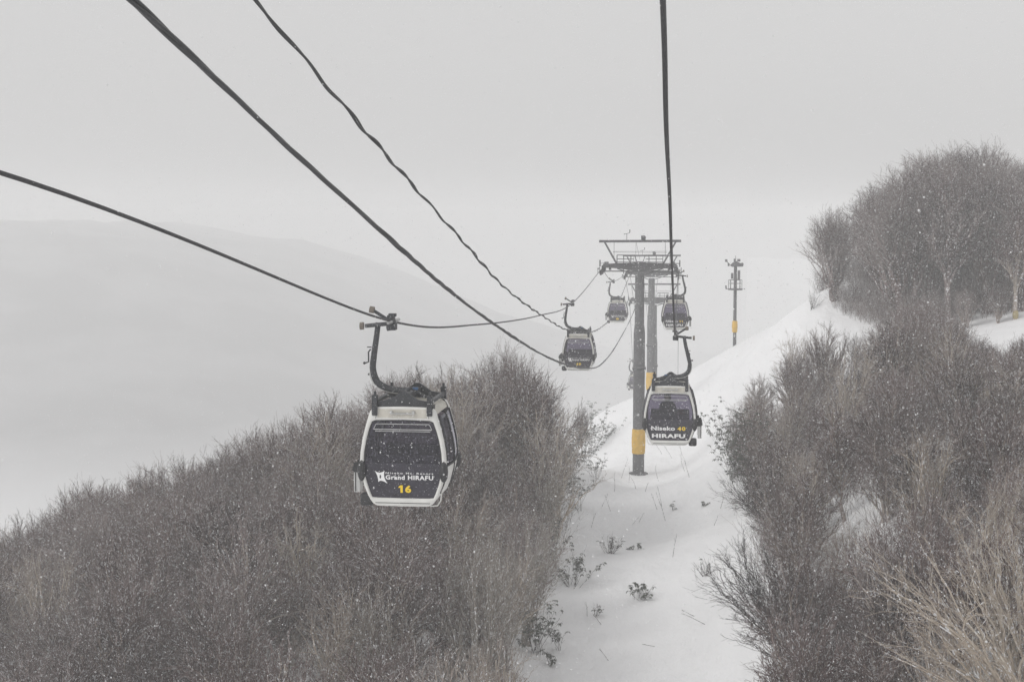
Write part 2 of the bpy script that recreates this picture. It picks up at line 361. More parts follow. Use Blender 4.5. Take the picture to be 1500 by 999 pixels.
# sagging twisted cables
def bundle(px_pts, X, r, amp, pitch, nstr, name, label):
    mids = []
    for (px, py, Y) in px_pts: mids.append((Y, at(px, py, Y).x, at(px, py, Y).z))
    sp = spline(mids, 900); P = sp[:, [1, 0, 2]]; s = np.cumsum(np.r_[0, np.linalg.norm(np.diff(P, axis=0), axis=1)])
    P = P + .015 * np.stack([np.sin(2 * np.pi * s / (pitch * .9) + .8 * np.sin(s * .5)), 0 * s, np.cos(2 * np.pi * s / (pitch * .9) + .8 * np.sin(s * .5))], -1) * (nstr == 2)
    ph = 2 * np.pi * s / pitch + 1.1 * np.sin(s * .37) + .8 * np.sin(s * .83 + 1)
    am = amp * (1 + .35 * np.sin(s * .61) + .25 * np.sin(s * 1.7))
    V, Q, off = [], [], 0
    for k in range(nstr):
        a = ph + 2 * np.pi * k / nstr
        W = P + np.stack([am * np.cos(a), 0 * s, am * np.sin(a)], -1)
        v, qd = tubes(W[None], np.full((1, len(s)), r * (1 if k else 1.15)), 8); V.append(v); Q.append(qd + off); off += len(v)
    # small cable ties
    o = link(name, np_mesh(name, np.concatenate(V), np.concatenate(Q)), None, M['cable']); tag(o, label, 'cable', 'sagging cables beside the left lane'); return o
def pxy(k, pts):   # the cable hangs in a plane along the line: k is its pixel offset times distance
    return [(x, y, k / (996 - x)) for x, y in pts]
K1 = 55 * 119.0; K2 = 73 * 119.0
bundle([(-700, -420, 3.9), (40, -130, K1 / 956)] + pxy(K1, [(193, 0), (320, 120), (440, 232), (560, 340), (650, 419), (720, 472), (790, 517), (832, 535), (855, 539), (880, 534), (905, 502), (930, 452)]) + [(943, 402, 118.6)],
       -3.1, .0150, .0105, 3.1, 3, 'hanging_cable', 'thick bundle of twisted black cables sagging under the cabin numbered 49')
bundle([(-300, -560, 6.7), (150, -210, K2 / 846)] + pxy(K2, [(372, 0), (480, 128), (590, 255), (680, 356), (740, 422), (795, 463), (832, 484), (862, 487), (880, 480), (897, 463), (911, 432)]) + [(924, 399, 118.6)],
       -4.2, .014, .011, 2.4, 2, 'hanging_cable', 'thinner wavy pair of twisted black cables, upper of the two sagging bundles')
def thin(pts, name, label, r=.02):
    sp = spline(pts, 60); o = lineobj(name, sp, r, M['farline'], 6); tag(o, label, 'cable', 'thin cables strung between the towers')
zt = z_at(398, T1Y)
thin([(-4.2, T1Y + .3, zt), (-4.2, 143, zt - 5.2), (-4.2, T2Y, z_at(404, T2Y))], 'span_cable', 'thin grey cable sagging from the left arm of the nearest tower to the second')
thin([(-3.1, T1Y + .6, zt), (-2.9, 143, zt - 6.5), (-2.6, T2Y, z_at(408, T2Y))], 'span_cable', 'thin grey cable sagging between the poles of the first two towers')

# ------------------------------------------------------------------ lift towers
def pole_lathe(prof, n=20):
    b = MB(); rings = []
    for z, r in prof: rings.append([b.bm.verts.new((r * math.cos(2 * math.pi * (k + .5) / n), r * math.sin(2 * math.pi * (k + .5) / n), z)) for k in range(n)])
    for i in range(len(rings) - 1):
        for k in range(n): b.bm.faces.new((rings[i][k], rings[i][(k + 1) % n], rings[i + 1][(k + 1) % n], rings[i + 1][k]))
    b.bm.faces.new(rings[0][::-1]); b.bm.faces.new(rings[-1]); return b
def padding(r, z0, z1):
    b = MB(); n = 10; prof = [(z0, r), (z0 + .06, r + .07), ((z0 + z1) / 2, r + .11), (z1 - .06, r + .07), (z1, r)]
    rings = [[b.bm.verts.new((q_ * math.cos(2 * math.pi * (k + .5) / n), q_ * math.sin(2 * math.pi * (k + .5) / n), z)) for k in range(n)] for z, q_ in prof]
    for i in range(len(rings) - 1):
        for k in range(n): b.bm.faces.new((rings[i][k], rings[i][(k + 1) % n], rings[i + 1][(k + 1) % n], rings[i + 1][k]))
    b.bm.faces.new(rings[0][::-1]); b.bm.faces.new(rings[-1]); return b
def tower(Y, zr, zb, label, extras=True, tiltL=0, tiltR=0):
    """zr: rope height at the wheels; zb: ground height"""
    t = empty('lift_tower', (XC, Y, zb)); tag(t, label, 'lift tower', 'towers carrying the ropes')
    h = zr - zb
    pole_lathe([(-2, .49), (.0, .49), (h - 8.3, .49), (h - 5.3, .48), (h - 4.6, .40), (h - .35, .38)]).build('pole', M['pole'], t, True)
    fl = MB(); fl.bar((0, 0, h - 8.42), (0, 0, h - 8.22), .57, n=24)
    fo = fl.build('flange', M['steel'], t)
    bo = MB()
    for k in range(20):
        a = 2 * math.pi * k / 20; bo.bar((.53 * math.cos(a), .53 * math.sin(a), h - 8.219), (.53 * math.cos(a), .53 * math.sin(a), h - 8.12), .035, n=6)
    bo.build('bolts', M['zinc'], fo)
    padding(.50, 1.75, 3.85).build('padding', M['yellow'], t)
    b = MB(); b.bar((0, 0, 0.0), (0, 0, .12), .8, n=8); b.build('base_plate', M['pole'], t)
    # cross arm
    a = MB()
    for yy in (-.32, .32):
        for s in (-1, 1):
            a.prism([(s * .2, h - .15), (s * .2, h + .55), (s * 1.9, h + .50), (s * 3.05, h + .42), (s * 3.05, h + .18), (s * 1.9, h + .08)], yy - .05, yy + .05)
    a.box((0, 0, h + .2), (.95, .8, .8)); a.box((0, 0, h + .62), (.5, .5, .05))
    for x in (-2.6, -1.7, -1.0, 1.0, 1.7, 2.6): a.box((x, 0, h + .3), (.09, .54, .2))
    a.build('cross_arm', M['truss'], t)
    lo = MB()
    lo.beam((-3.0, -.1, h - .16), (3.0, -.1, h - .16), .10, .09)
    for s in (-1, 1):
        lo.beam((s * .42, -.1, h - .45), (s * 1.9, -.1, h + .06), .07, .07); lo.beam((s * .42, .25, h - .45), (s * 1.9, .25, h + .06), .07, .07)
    lo.build('brace', M['truss'], t)
    # gantry
    g = MB()
    g.beam((-3.4, 0, h + 2.32), (3.4, 0, h + 2.36), .17, .2)
    for s in (-1, 1):
        for yy in (-.25, .25): g.beam((s * 1.95, yy, h + .5), (s * 2.95, yy * .4, h + 2.28), .13, .12)
        for k in range(4):
            u = .15 + k * .22; g.beam((s * (1.95 + u), -.25 + .05, h + .5 + 1.78 * u), (s * (1.95 + u), .2, h + .5 + 1.78 * u), .05, .05)
    g.build('lifting_frame', M['truss'], t)
    w = MB()
    w.bar((-2.25, 0, h + 1.42), (2.25, 0, h + 1.40), .016, n=5); w.bar((-2.25, 0, h + 1.48), (2.25, 0, h + 1.50), .012, n=5)
    for x in (-2.15, 2.1): w.bar((x, 0, h + 1.0), (x, 0, h + 2.25), .018, n=5)
    w.bar((-.35, 0, h + .6), (-.33, 0, h + 2.3), .012, n=5); w.bar((-.33, 0, h + 2.3), (-.0, 0, h + .8), .012, n=5)
    w.build('stay_wires', M['farline'], t)
    for s in (-1, 1):
        r = MB()
        for yy in (-.55, .55):
            x0, x1 = s * .45, s * 1.9
            r.bar((x0, yy, h + 1.18), (x1, yy, h + 1.18), .022, n=6); r.bar((x0 * 1.05, yy, h + .85), (x1, yy, h + .85), .018, n=6)
            for x in (s * .75, s * 1.35, x1): r.bar((x, yy, h + .45), (x, yy, h + 1.18), .02, n=6)
            r.bar((x0, yy, h + 1.18), (s * .2, yy, h + .45), .018, n=6)
        r.bar((s * 1.9, -.55, h + 1.18), (s * 1.9, .55, h + 1.18), .02, n=6)
        r.build('railing', M['truss'], t)
        d = MB(); d.box((s * 1.2, -.50, h + .60), (1.7, .35, .03)); d.box((s * 1.2, .50, h + .60), (1.7, .35, .03)); d.build('walkway', M['truss'], t)
    # wheel trains
    for s, tilt in ((-1, tiltL), (1, tiltR)):
        st = MB(); nW = 8
        st.box((s * 3.17, 0, h - .36), (.10, 3.6, .16)); st.box((s * 3.0, 0, h + .05), (.35, .35, .55))
        for k in range(4):
            y = -1.5 + k * 1.0; st.box((s * 3.17, y, h - .30), (.14, .8, .10))
        st.box((s * 3.42, 0, h + .05), (.06, 3.2, .06)); st.box((s * 3.42, -1.2, h - .1), (.05, .06, .5)); st.box((s * 3.42, 1.2, h - .1), (.05, .06, .5))
        tr = st.build('sheave_train', M['truss'], t)
        for k in range(nW):
            y = -1.75 + k * .5
            wv = MB(); wv.bar((s * 3.17 - .06, y, h - .235), (s * 3.17 + .06, y, h - .235), .205, n=18); wv.bar((s * 3.17 - .10, y, h - .235), (s * 3.17 + .10, y, h - .235), .07, n=10)
            wv.build('sheave', M['black'], tr)
        e = MB(); e.box((s * 2.75, -.45, h + .38), (.35, .3, .5), bevel=.03); e.box((s * 2.45, -.5, h + .1), (.2, .25, .3)); e.box((s * 3.0, -.4, h + .5), (.5, .08, .06)); e.box((s * 3.3, -.3, h + .5), (.1, .24, .55)); e.build('switch_box', M['truss'], t)
    if extras:
        an = MB(); an.bar((-1.1, 0, h + 2.44), (-1.1, 0, h + 2.98), .022, n=6); an.bar((-1.1, 0, h + 2.95), (-.87, 0, h + 3.02), .02, n=6); an.bar((-.87, 0, h + 3.02), (-.86, 0, h + 3.3), .02, n=6)
        an.bar((-1.1, 0, h + 2.95), (-1.3, 0, h + 2.92), .02, n=6); an.box((-.84, 0, h + 3.18), (.05, .02, .2)); an.ball((-1.3, 0, h + 2.92), .045, sub=1); an.build('wind_vane', M['truss'], t)
        l_ = MB(); l_.bar((.1, -.15, h + 2.62), (.42, -.15, h + 2.64), .20, .12, n=12); l_.ball((.3, -.15, h + 2.64), .2, (1, .8, .9)); l_.box((.28, 0, h + 2.47), (.35, .2, .1)); l_.build('loudspeaker', M['truss'], t)
        ld = MB()
        for x in (.25, .55): ld.bar((x - .4, .52, .5), (x - .4, .52, h - .3), .02, n=5)
        z = .8
        while z < h - .4: ld.bar((-.15, .52, z), (.15, .52, z), .014, n=4); z += .35
        ld.build('ladder', M['truss'], t)
    return t
gz = lambda x, y: float(ground([x], [y])[0])
tower(T1Y, rope_z(RL, T1Y) - .03, gz(XC, T1Y), 'nearest lift tower, grey steel pole with yellow padding standing left of the cabin numbered 40')
tower(T2Y, rope_z(RL, T2Y) - .03, gz(XC, T2Y), 'second lift tower, paler in the snowfall, yellow padding just behind the roof of cabin 40')
tower(T3Y, rope_z(RL, T3Y) - .03, gz(XC, T3Y), 'third and faintest lift tower, mostly hidden behind the two nearer grey poles', extras=False)

# ------------------------------------------------------------------ gondola cabins
OUT = [(0, -3.97), (.58, -3.965), (.70, -3.90), (.80, -3.72), (.88, -3.52), (.95, -3.25), (.97, -3.02), (.955, -2.78), (.91, -2.52), (.85, -2.28), (.785, -2.05), (.72, -1.87), (.655, -1.80), (0, -1.785)]
INN = [(0, -3.765), (.655, -3.76), (.70, -3.66), (.775, -3.47), (.83, -3.24), (.845, -3.02), (.83, -2.78), (.79, -2.54), (.73, -2.31), (.655, -2.13), (.63, -2.115), (0, -2.10)]
OUT = OUT + [(-x, z) for x, z in OUT[-2:0:-1]]; INN = INN + [(-x, z) for x, z in INN[-2:0:-1]]
def resample(poly, N=72, c=(0, -2.95)):
    P = np.array(poly) - c; res = []
    for k in range(N):
        a = 2 * math.pi * k / N; d = np.array([math.cos(a), math.sin(a)]); best = None
        for i in range(len(P)):
            p, q_ = P[i], P[(i + 1) % len(P)]; e = q_ - p; den = d[0] * e[1] - d[1] * e[0]
            if abs(den) < 1e-9: continue
            t = (p[0] * e[1] - p[1] * e[0]) / den; u = (p[0] * d[1] - p[1] * d[0]) / den
            if t > 0 and -1e-6 <= u <= 1 + 1e-6: best = t if best is None else max(best, t)
        res.append((c[0] + d[0] * best, c[1] + d[1] * best))
    return res
INN = [(x * 1.055, z - .03 if z < -3.5 else z + .03 if z < -2.0 and z > -2.2 else z) for x, z in INN]
RO, RI = resample(OUT), resample(INN)
def hw(z, poly=OUT):
    pts = sorted([(zz, x) for x, zz in poly if x > .3]); return float(np.interp(z, [p[0] for p in pts], [p[1] for p in pts]))
D = .95   # half length of the cabin
def ring_frame(s):
    """end frame with the window opening; s = -1 front, 1 back"""
    b = MB(); N = len(RO); sc = lambda p, k: (p[0] * k, -2.95 + (p[1] + 2.95) * k)
    loops = []
    for pts, k, y in ((RI, 1.0, D - .12), (RI, 1.0, D - .015), (RI, 1.02, D), (RO, .985, D), (RO, 1.0, D - .02), (RO, 1.0, D - .20)):
        loops.append([b.bm.verts.new((sc(p, k)[0], s * y, sc(p, k)[1])) for p in pts])
    for i in range(len(loops) - 1):
        for k in range(N): b.bm.faces.new((loops[i][k], loops[i][(k + 1) % N], loops[i + 1][(k + 1) % N], loops[i + 1][k]))
    return b
def curved_panel(s, z0, z1, y0, y1, off, th, n=12, bulge=.05):
    """wall panel that follows the cabin's side between two heights"""
    b = MB(); g = []
    for o_ in (off, off - th):
        rows = []
        for i in range(n + 1):
            z = z0 + (z1 - z0) * i / n; row = []
            for j in range(7):
                v = j / 6; y = y0 + (y1 - y0) * v; x = hw(z) + o_ + bulge * math.sin(math.pi * v)
                row.append(b.bm.verts.new((s * x, y, z)))
            rows.append(row)
        g.append(rows)
    for rows in g:
        for i in range(n):
            for j in range(6): b.bm.faces.new((rows[i][j], rows[i][j + 1], rows[i + 1][j + 1], rows[i + 1][j]))
    A, B = g
    for i in range(n):
        for j in (0, 6): b.bm.faces.new((A[i][j], A[i + 1][j], B[i + 1][j], B[i][j]))
    for j in range(6):
        for i in (0, n): b.bm.faces.new((A[i][j], A[i][j + 1], B[i][j + 1], B[i][j]))
    return b
def text_mesh(body, width, height, bold=.02, spacing=1.0):
    cu = bpy.data.curves.new('lettering', 'FONT'); cu.body = body; cu.size = 1; cu.offset = bold; cu.space_character = spacing
    cu.align_x = 'LEFT'; cu.extrude = .0; cu.resolution_u = 3
    o = bpy.data.objects.new('tmp_text', cu); C.objects.link(o); dg = bpy.context.evaluated_depsgraph_get(); dg.update()
    me = bpy.data.meshes.new_from_object(o.evaluated_get(dg)); bpy.data.objects.remove(o); bpy.data.curves.remove(cu)
    v = np.empty(len(me.vertices) * 3, np.float32); me.vertices.foreach_get('co', v); v = v.reshape(-1, 3)
    mn, mx = v.min(0), v.max(0); w_, h_ = mx[0] - mn[0], mx[1] - mn[1]
    u = np.zeros_like(v); u[:, 0] = (v[:, 0] - mn[0]) / w_ * width; u[:, 2] = (v[:, 1] - mn[1]) / h_ * height
    me.vertices.foreach_set('co', u.ravel()); me.update(); return me
def lettering(parent, body, x0, x1, z0, z1, m, bold=.02, spacing=1.0):
    me = text_mesh(body, x1 - x0, z1 - z0, bold, spacing); me.name = 'lettering'
    return link('lettering', me, parent, m, (x0, -.022, z0))
def number_plate(parent, body, x0, x1, z0, z1):
    n = len(body); w = (x1 - x0) / n; mb = MB(); any1 = False
    for i, ch in enumerate(body):
        a = x0 + i * w; b_ = a + w * .86; h = z1 - z0
        if ch == '1':
            any1 = True; q_ = [(a + .40 * w, z0), (a + .74 * w, z0), (a + .74 * w, z1), (a + .46 * w, z1), (a + .14 * w, z1 - .20 * h), (a + .14 * w, z1 - .40 * h), (a + .40 * w, z1 - .30 * h)]
            mb.bm.faces.new([mb.bm.verts.new((x, -.022, z)) for x, z in q_])
        else:
            me = text_mesh(ch, b_ - a, h, .045)
            v = np.empty(len(me.vertices) * 3, np.float32); me.vertices.foreach_get('co', v); v = v.reshape(-1, 3) + np.array([a + (.012 if any1 else 0), -.022, z0], np.float32); me.vertices.foreach_set('co', v.ravel()); mb.bm.from_mesh(me)
    mb.build('number', M['number'], parent)
def gondola(X, Y, zr, m, kind, number, label, person=False, detail=True):
    """m = +1 for the left lane (hanger outside, on the left), -1 for the right lane"""
    t = empty('gondola_cabin', (X, Y, zr)); t.scale = (1, 1, 1.025); tag(t, label, 'gondola cabin', 'gondola cabins hanging from the ropes')
    bx = .40 if m > 0 else -.17
    cab = empty('cabin_body', (bx, 0, 0)); cab.parent = t
    fr = ring_frame(-1).build('end_frame', M['white'], cab, True); ring_frame(1).build('end_frame', M['white'], cab, True)
    for s in (-1, 1):
        b = MB(); N = len(RI); vs = [b.bm.verts.new((x * 1.0, s * (D - .06), z)) for x, z in RI]; b.bm.faces.new(vs)
        pane = b.build('end_window', M['glass'], cab)
        b = MB(); N = len(RI); k2 = .965
        A = [b.bm.verts.new((x, s * (D - .055), z)) for x, z in RI]; B = [b.bm.verts.new((x * k2, s * (D - .055), -2.95 + (z + 2.95) * k2)) for x, z in RI]
        for k in range(N): b.bm.faces.new((A[k], A[(k + 1) % N], B[(k + 1) % N], B[k]))
        b.build('window_seal', M['black'], cab)
    # top vent window with its thin light frame
    v = MB(); y = -(D - .045)
    v.beam((-.60, y, -2.17), (.60, y, -2.17), .012, .018); v.beam((-.66, y - .02, -2.285), (.66, y - .02, -2.285), .014, .022); v.beam((-.62, y - .02, -2.325), (.62, y - .02, -2.325), .012, .018)
    for s in (-1, 1): v.beam((s * .60, y, -2.17), (s * .66, y, -2.285), .012, .014)
    v.build('vent_window', M['zinc'], cab)
    b = MB(); b.prism([(-.56, -2.03), (.56, -2.03), (.54, -1.835), (-.54, -1.835)], -D - .006, -D + .02); b.build('header_panel', M['cream'], cab)
    b = MB(); b.beam((-.62, -D - .003, -3.895), (.62, -D - .003, -3.895), .008, .012)
    for s in (-1, 1): b.beam((s * .60, -D - .003, -2.04), (s * .56, -D - .003, -1.82), .008, .014)
    b.build('seam', M['black'], cab)
    # lower opaque part of the end wall carries the writing
    lw = MB(); pts = [(x, z) for x, z in RI if z < -2.99]; pts = sorted([p for p in pts], key=lambda p: math.atan2(p[1] + 2.95, p[0]))
    vs = [lw.bm.verts.new((x, -(D - .05), z)) for x, z in pts]; lw.bm.faces.new(vs)
    panel = lw.build('sign_panel', M['panel'], cab)
    # roof, floor, sides
    b = MB(); prof = [(-.74, -1.97), (-.69, -1.87), (-.60, -1.805), (0, -1.78), (.60, -1.805), (.69, -1.87), (.74, -1.97), (.70, -2.0), (-.70, -2.0)]
    b.prism(prof, -(D - .19), D - .19); b.build('roof', M['cream'], cab)
    b = MB(); b.prism([(-.84, -3.62), (.84, -3.62), (.78, -3.76), (.69, -3.89), (.57, -3.95), (-.57, -3.95), (-.69, -3.89), (-.78, -3.76)], -(D - .19), D - .19); b.build('floor', M['white'], cab)
    for s in (-1, 1):
        dr = curved_panel(s, -3.70, -3.10, -.76, .76, .0, .03).build('door', M['white'], cab, True)
        curved_panel(s, -3.09, -2.02, -.74, .74, .002, .012).build('side_window', M['glass'], dr, True)
        rb = MB()
        for yy in (-.75, 0, .75):
            pts = [(s * (hw(z) + .006 + (.05 if yy == 0 else 0)), yy, z) for z in np.linspace(-3.7, -2.0, 9)]; rb.tube(pts, .022, 6)
        pts = [(s * (hw(-3.1) + .006 + .05 * math.sin(math.pi * (yy + .76) / 1.52)), yy, -3.1) for yy in np.linspace(-.75, .75, 7)]; rb.tube(pts, .02, 6)
        rb.build('door_seal', M['black'], dr)
        bp = MB(); bp.ball((s * .93, -(D + .0), -3.20), 1, (.10, .085, .235), 2); bp.build('bumper', M['black'], cab, True)
        bp = MB(); bp.ball((s * .93, (D + .0), -3.20), 1, (.10, .085, .235), 2); bp.build('bumper', M['black'], cab, True)
    # benches
    for s in (-1, 1):
        b = MB(); b.box((0, s * .66, -3.30), (1.35, .40, .09), bevel=.03); b.box((0, s * .84, -3.08), (1.46, .07, .46), bevel=.02); b.box((0, s * .70, -3.5), (1.3, .06, .3)); b.build('bench', M['seat'], cab)
    # ski rack on the outer side and dark skid below
    rk = MB(); x = -m * 1.12
    rk.box((x, .35, -3.50), (.145, .30, .48), bevel=.012); rk.build('ski_rack', M['silver'], cab)
    rk = MB(); rk.box((x, -.45, -3.50), (.145, .30, .48), bevel=.012); rko = rk.build('ski_rack', M['silver'], cab)
    b = MB()
    for yy in (-.45, .35):
        b.box((x, yy, -3.22), (.20, .34, .09)); b.box((x + m * .05, yy, -3.12), (.07, .3, .2), bevel=.01); b.box((x + m * .02, yy - .18, -3.18), (.17, .03, .22)); b.beam((x + m * .12, yy, -3.18), (x + m * .02, yy, -3.4), .05, .05); b.beam((x - m * .03, yy - .16, -3.3), (x - m * .03, yy - .16, -3.72), .012, .02)
    b.build('rack_bracket', M['black'], rko)
    b = MB(); b.box((-m * .86, -.66, -3.87), (.30, .36, .27), bevel=.07); b.build('skid', M['black'], cab, True)
    b = MB(); b.tube([(m * .60, -D + .1, -3.97), (m * .77, -D + .12, -3.955), (m * .83, -D + .14, -3.86), (m * .865, -D + .2, -3.6)], .016, 6); b.build('drip_rail', M['white'], cab)
    # suspension frame on the roof
    b = MB(); y = -.62
    for y in (-.86, .86):
        b.prism([(-.66, -1.80), (-.66, -1.70), (-.42, -1.66), (-.20, -1.58), (-.05, -1.46), (.05, -1.45), (.16, -1.52), (.34, -1.64), (.62, -1.68), (.66, -1.80), (.22, -1.83), (-.2, -1.83)], y - .035, y + .035)
    for x in (-.62, .62):
        b.box((x, -.80, -1.84), (.12, .42, .16), bevel=.01); b.box((x, -.92, -1.76), (.12, .14, .44), bevel=.01); b.box((x, .92, -1.76), (.12, .14, .44), bevel=.01); b.bar((x, -.92, -1.55), (x, -.92, -1.46), .03, n=8); b.bar((x, .92, -1.55), (x, .92, -1.46), .03, n=8)
        b.box((x, 0, -1.69), (.09, 1.8, .07))
    b.box((0, 0, -1.60), (.20, 1.7, .11)); fr_ = b.build('suspension_frame', M['steel'], t, loc=(bx, 0, 0))
    b = MB(); b.bar((-.58, -.93, -1.835), (.58, -.93, -1.835), .014, n=6); b.bar((-.22, -.985, -1.93), (.24, -.985, -1.93), .018, n=6); b.box((-.24, -.975, -1.91), (.05, .05, .08)); b.box((.26, -.975, -1.91), (.05, .05, .08)); b.build('roof_rail', M['silver'], fr_)
    b = MB(); b.beam((m * .05, -.2, -1.46), (m * .42, -.2, -1.66), .05, .05); b.build('damper', M['steel'], fr_); b = MB(); b.box((m * .16, -.2, -1.47), (.12, .05, .05)); b.build('fitting', M['blue'], fr_)
    # curved hanger
    hp = spline([(-.33, -.03), (-.38, -.40), (-.44, -.80), (-.46, -1.08), (-.36, -1.36), (-.12, -1.51), (.16, -1.56), (.40, -1.56)] if m > 0 else
                [(-.33, -.03), (-.40, -.40), (-.50, -.80), (-.56, -1.08), (-.50, -1.36), (-.30, -1.51), (-.05, -1.56), (.17, -1.56)], 26)
    b = MB(); b.tube([(m * x, 0, z) for x, z in hp], list(np.linspace(.062, .095, 26)), 12, .8); ha = b.build('hanger', M['steel'], t, True)
    b = MB(); b.tube([(m * (x - .075), -.06, z - .035) for x, z in hp[11:]], .012, 5); b.build('control_cable', M['silver'], ha)
    b = MB(); b.tube([(m * (-.50), -.05, -.62), (m * (-.55), -.05, -.68), (m * (-.55), -.05, -.90), (m * (-.63), -.05, -.93)], .018, 6); b.box((m * -.53, -.05, -.57), (.10, .04, .02)); b.ball((m * -.65, -.05, -.93), .035, sub=1); b.ball((m * -.55, -.05, -1.18), .025, sub=1); b.build('hook', M['black'], ha)
    # grip
    b = MB(); b.bar((m * -.62, -.05, -.10), (m * -.03, -.05, -.04), .045, n=8); b.box((m * -.03, 0, .02), (.13, .34, .26), bevel=.02); b.box((m * .03, 0, -.11), (.12, .26, .16), bevel=.02); b.box((m * .02, -.08, .15), (.17, .12, .07), bevel=.01)
    b.bar((m * -.12, -.05, -.15), (m * .0, -.05, -.13), .06, n=8); b.beam((m * -.10, -.12, .06), (m * -.38, -.18, .24), .07, .07); gr = b.build('grip', M['steel'], t)
    b = MB(); b.bar((m * -.74, -.05, -.10), (m * -.66, -.05, -.10), .085, n=12); b.bar((m * -.48, -.2, .28), (m * -.38, -.2, .26), .075, n=12); b.build('roller', M['brass'], gr)
    b = MB(); b.bar((0, .17, 0), (0, .75, 0), .055, .035, n=10); b.bar((0, -.17, 0), (0, -.5, 0), .045, .033, n=10); b.build('rope_guide', M['zinc'], gr)
    # writing on the end window
    pn = empty('front_sign', (0, -(D - .045), 0)); pn.parent = cab
    if kind == 'grand':
        lettering(pn, 'Grand HIRAFU', -.39, .69, -3.385, -3.285, M['letter'], .035, 1.12)
        lettering(pn, 'Niseko Mt. Resort', -.39, .69, -3.262, -3.222, M['letter'], .02, 1.3)
        b = MB(); P = []
        cx, cz = -.51, -3.325
        tips = [(-.125, .125), (.10, .135), (.165, -.15), (-.045, -.12)]; mids = [(-.01, .06), (.062, -.005), (.0, -.065), (-.065, .0)]
        for i in range(4):
            P.append((cx + tips[i][0], cz + tips[i][1])); a_ = tips[i]; c_ = mids[i]; d_ = tips[(i + 1) % 4]
            for u in (.25, .5, .75):
                q0 = (1 - u) ** 2; q1 = 2 * u * (1 - u); q2 = u * u
                P.append((cx + q0 * a_[0] + q1 * c_[0] * .7 + q2 * d_[0], cz + q0 * a_[1] + q1 * c_[1] * .7 + q2 * d_[1]))
        f = [b.bm.verts.new((x, 0, z)) for x, z in P]; b.bm.faces.new(f); b.build('emblem', M['letter'], pn, loc=(0, -.021, 0))
        b = MB(); f = [b.bm.verts.new((cx + .0 + .018 * math.cos(k), 0, cz + .0 + .042 * math.sin(k))) for k in np.linspace(0, 2 * math.pi, 10)[:-1]]; b.bm.faces.new(f); b.build('emblem', M['black'], pn, loc=(0, -.025, 0))
        if number: number_plate(pn, number, -.12, .20, -3.67, -3.505)
    else:
        lettering(pn, 'Niseko', -.69, .20, -3.425, -3.265, M['letter'], .035, 1.05)
        if number: number_plate(pn, number, .29, .61, -3.425, -3.275)
        lettering(pn, 'HIRAFU', -.66, .58, -3.70, -3.545, M['letter'], .05, 1.1)
    return t, cab
M['panel'] = mat('sign_film', (.026, .023, .036), .35, noise=.3, nscale=8, frost=.22)
cabs = {}
def put(side, Y, kind, num, label, **k):
    X, pl, m = (XL, RL, 1) if side == 'l' else (XR, RR, -1)
    return gondola(X, Y, rope_z(pl, Y), m, kind, num, label, **k)
put('l', 31.8, 'grand', '16', 'large nearest white and black gondola cabin numbered 16, hanging over the left wood')
t40, cab40 = put('r', 54, 'niseko', '40', 'white and black gondola cabin numbered 40 with a passenger inside, right of the nearest pole')
put('l', 86.8, 'grand', '49', 'smaller gondola cabin numbered 49 hanging on the left rope behind cabin 16')
put('r', 107, 'niseko', '11', 'distant gondola cabin on the right lane hanging behind the overhead rope, above cabin 40')
put('l', 141, 'grand', '8', 'small distant gondola cabin just left of the nearest pole and below its cross arm')
put('l', 200, 'grand', '', 'faintest tiny gondola cabin half hidden by the nearest pole, below all the others')

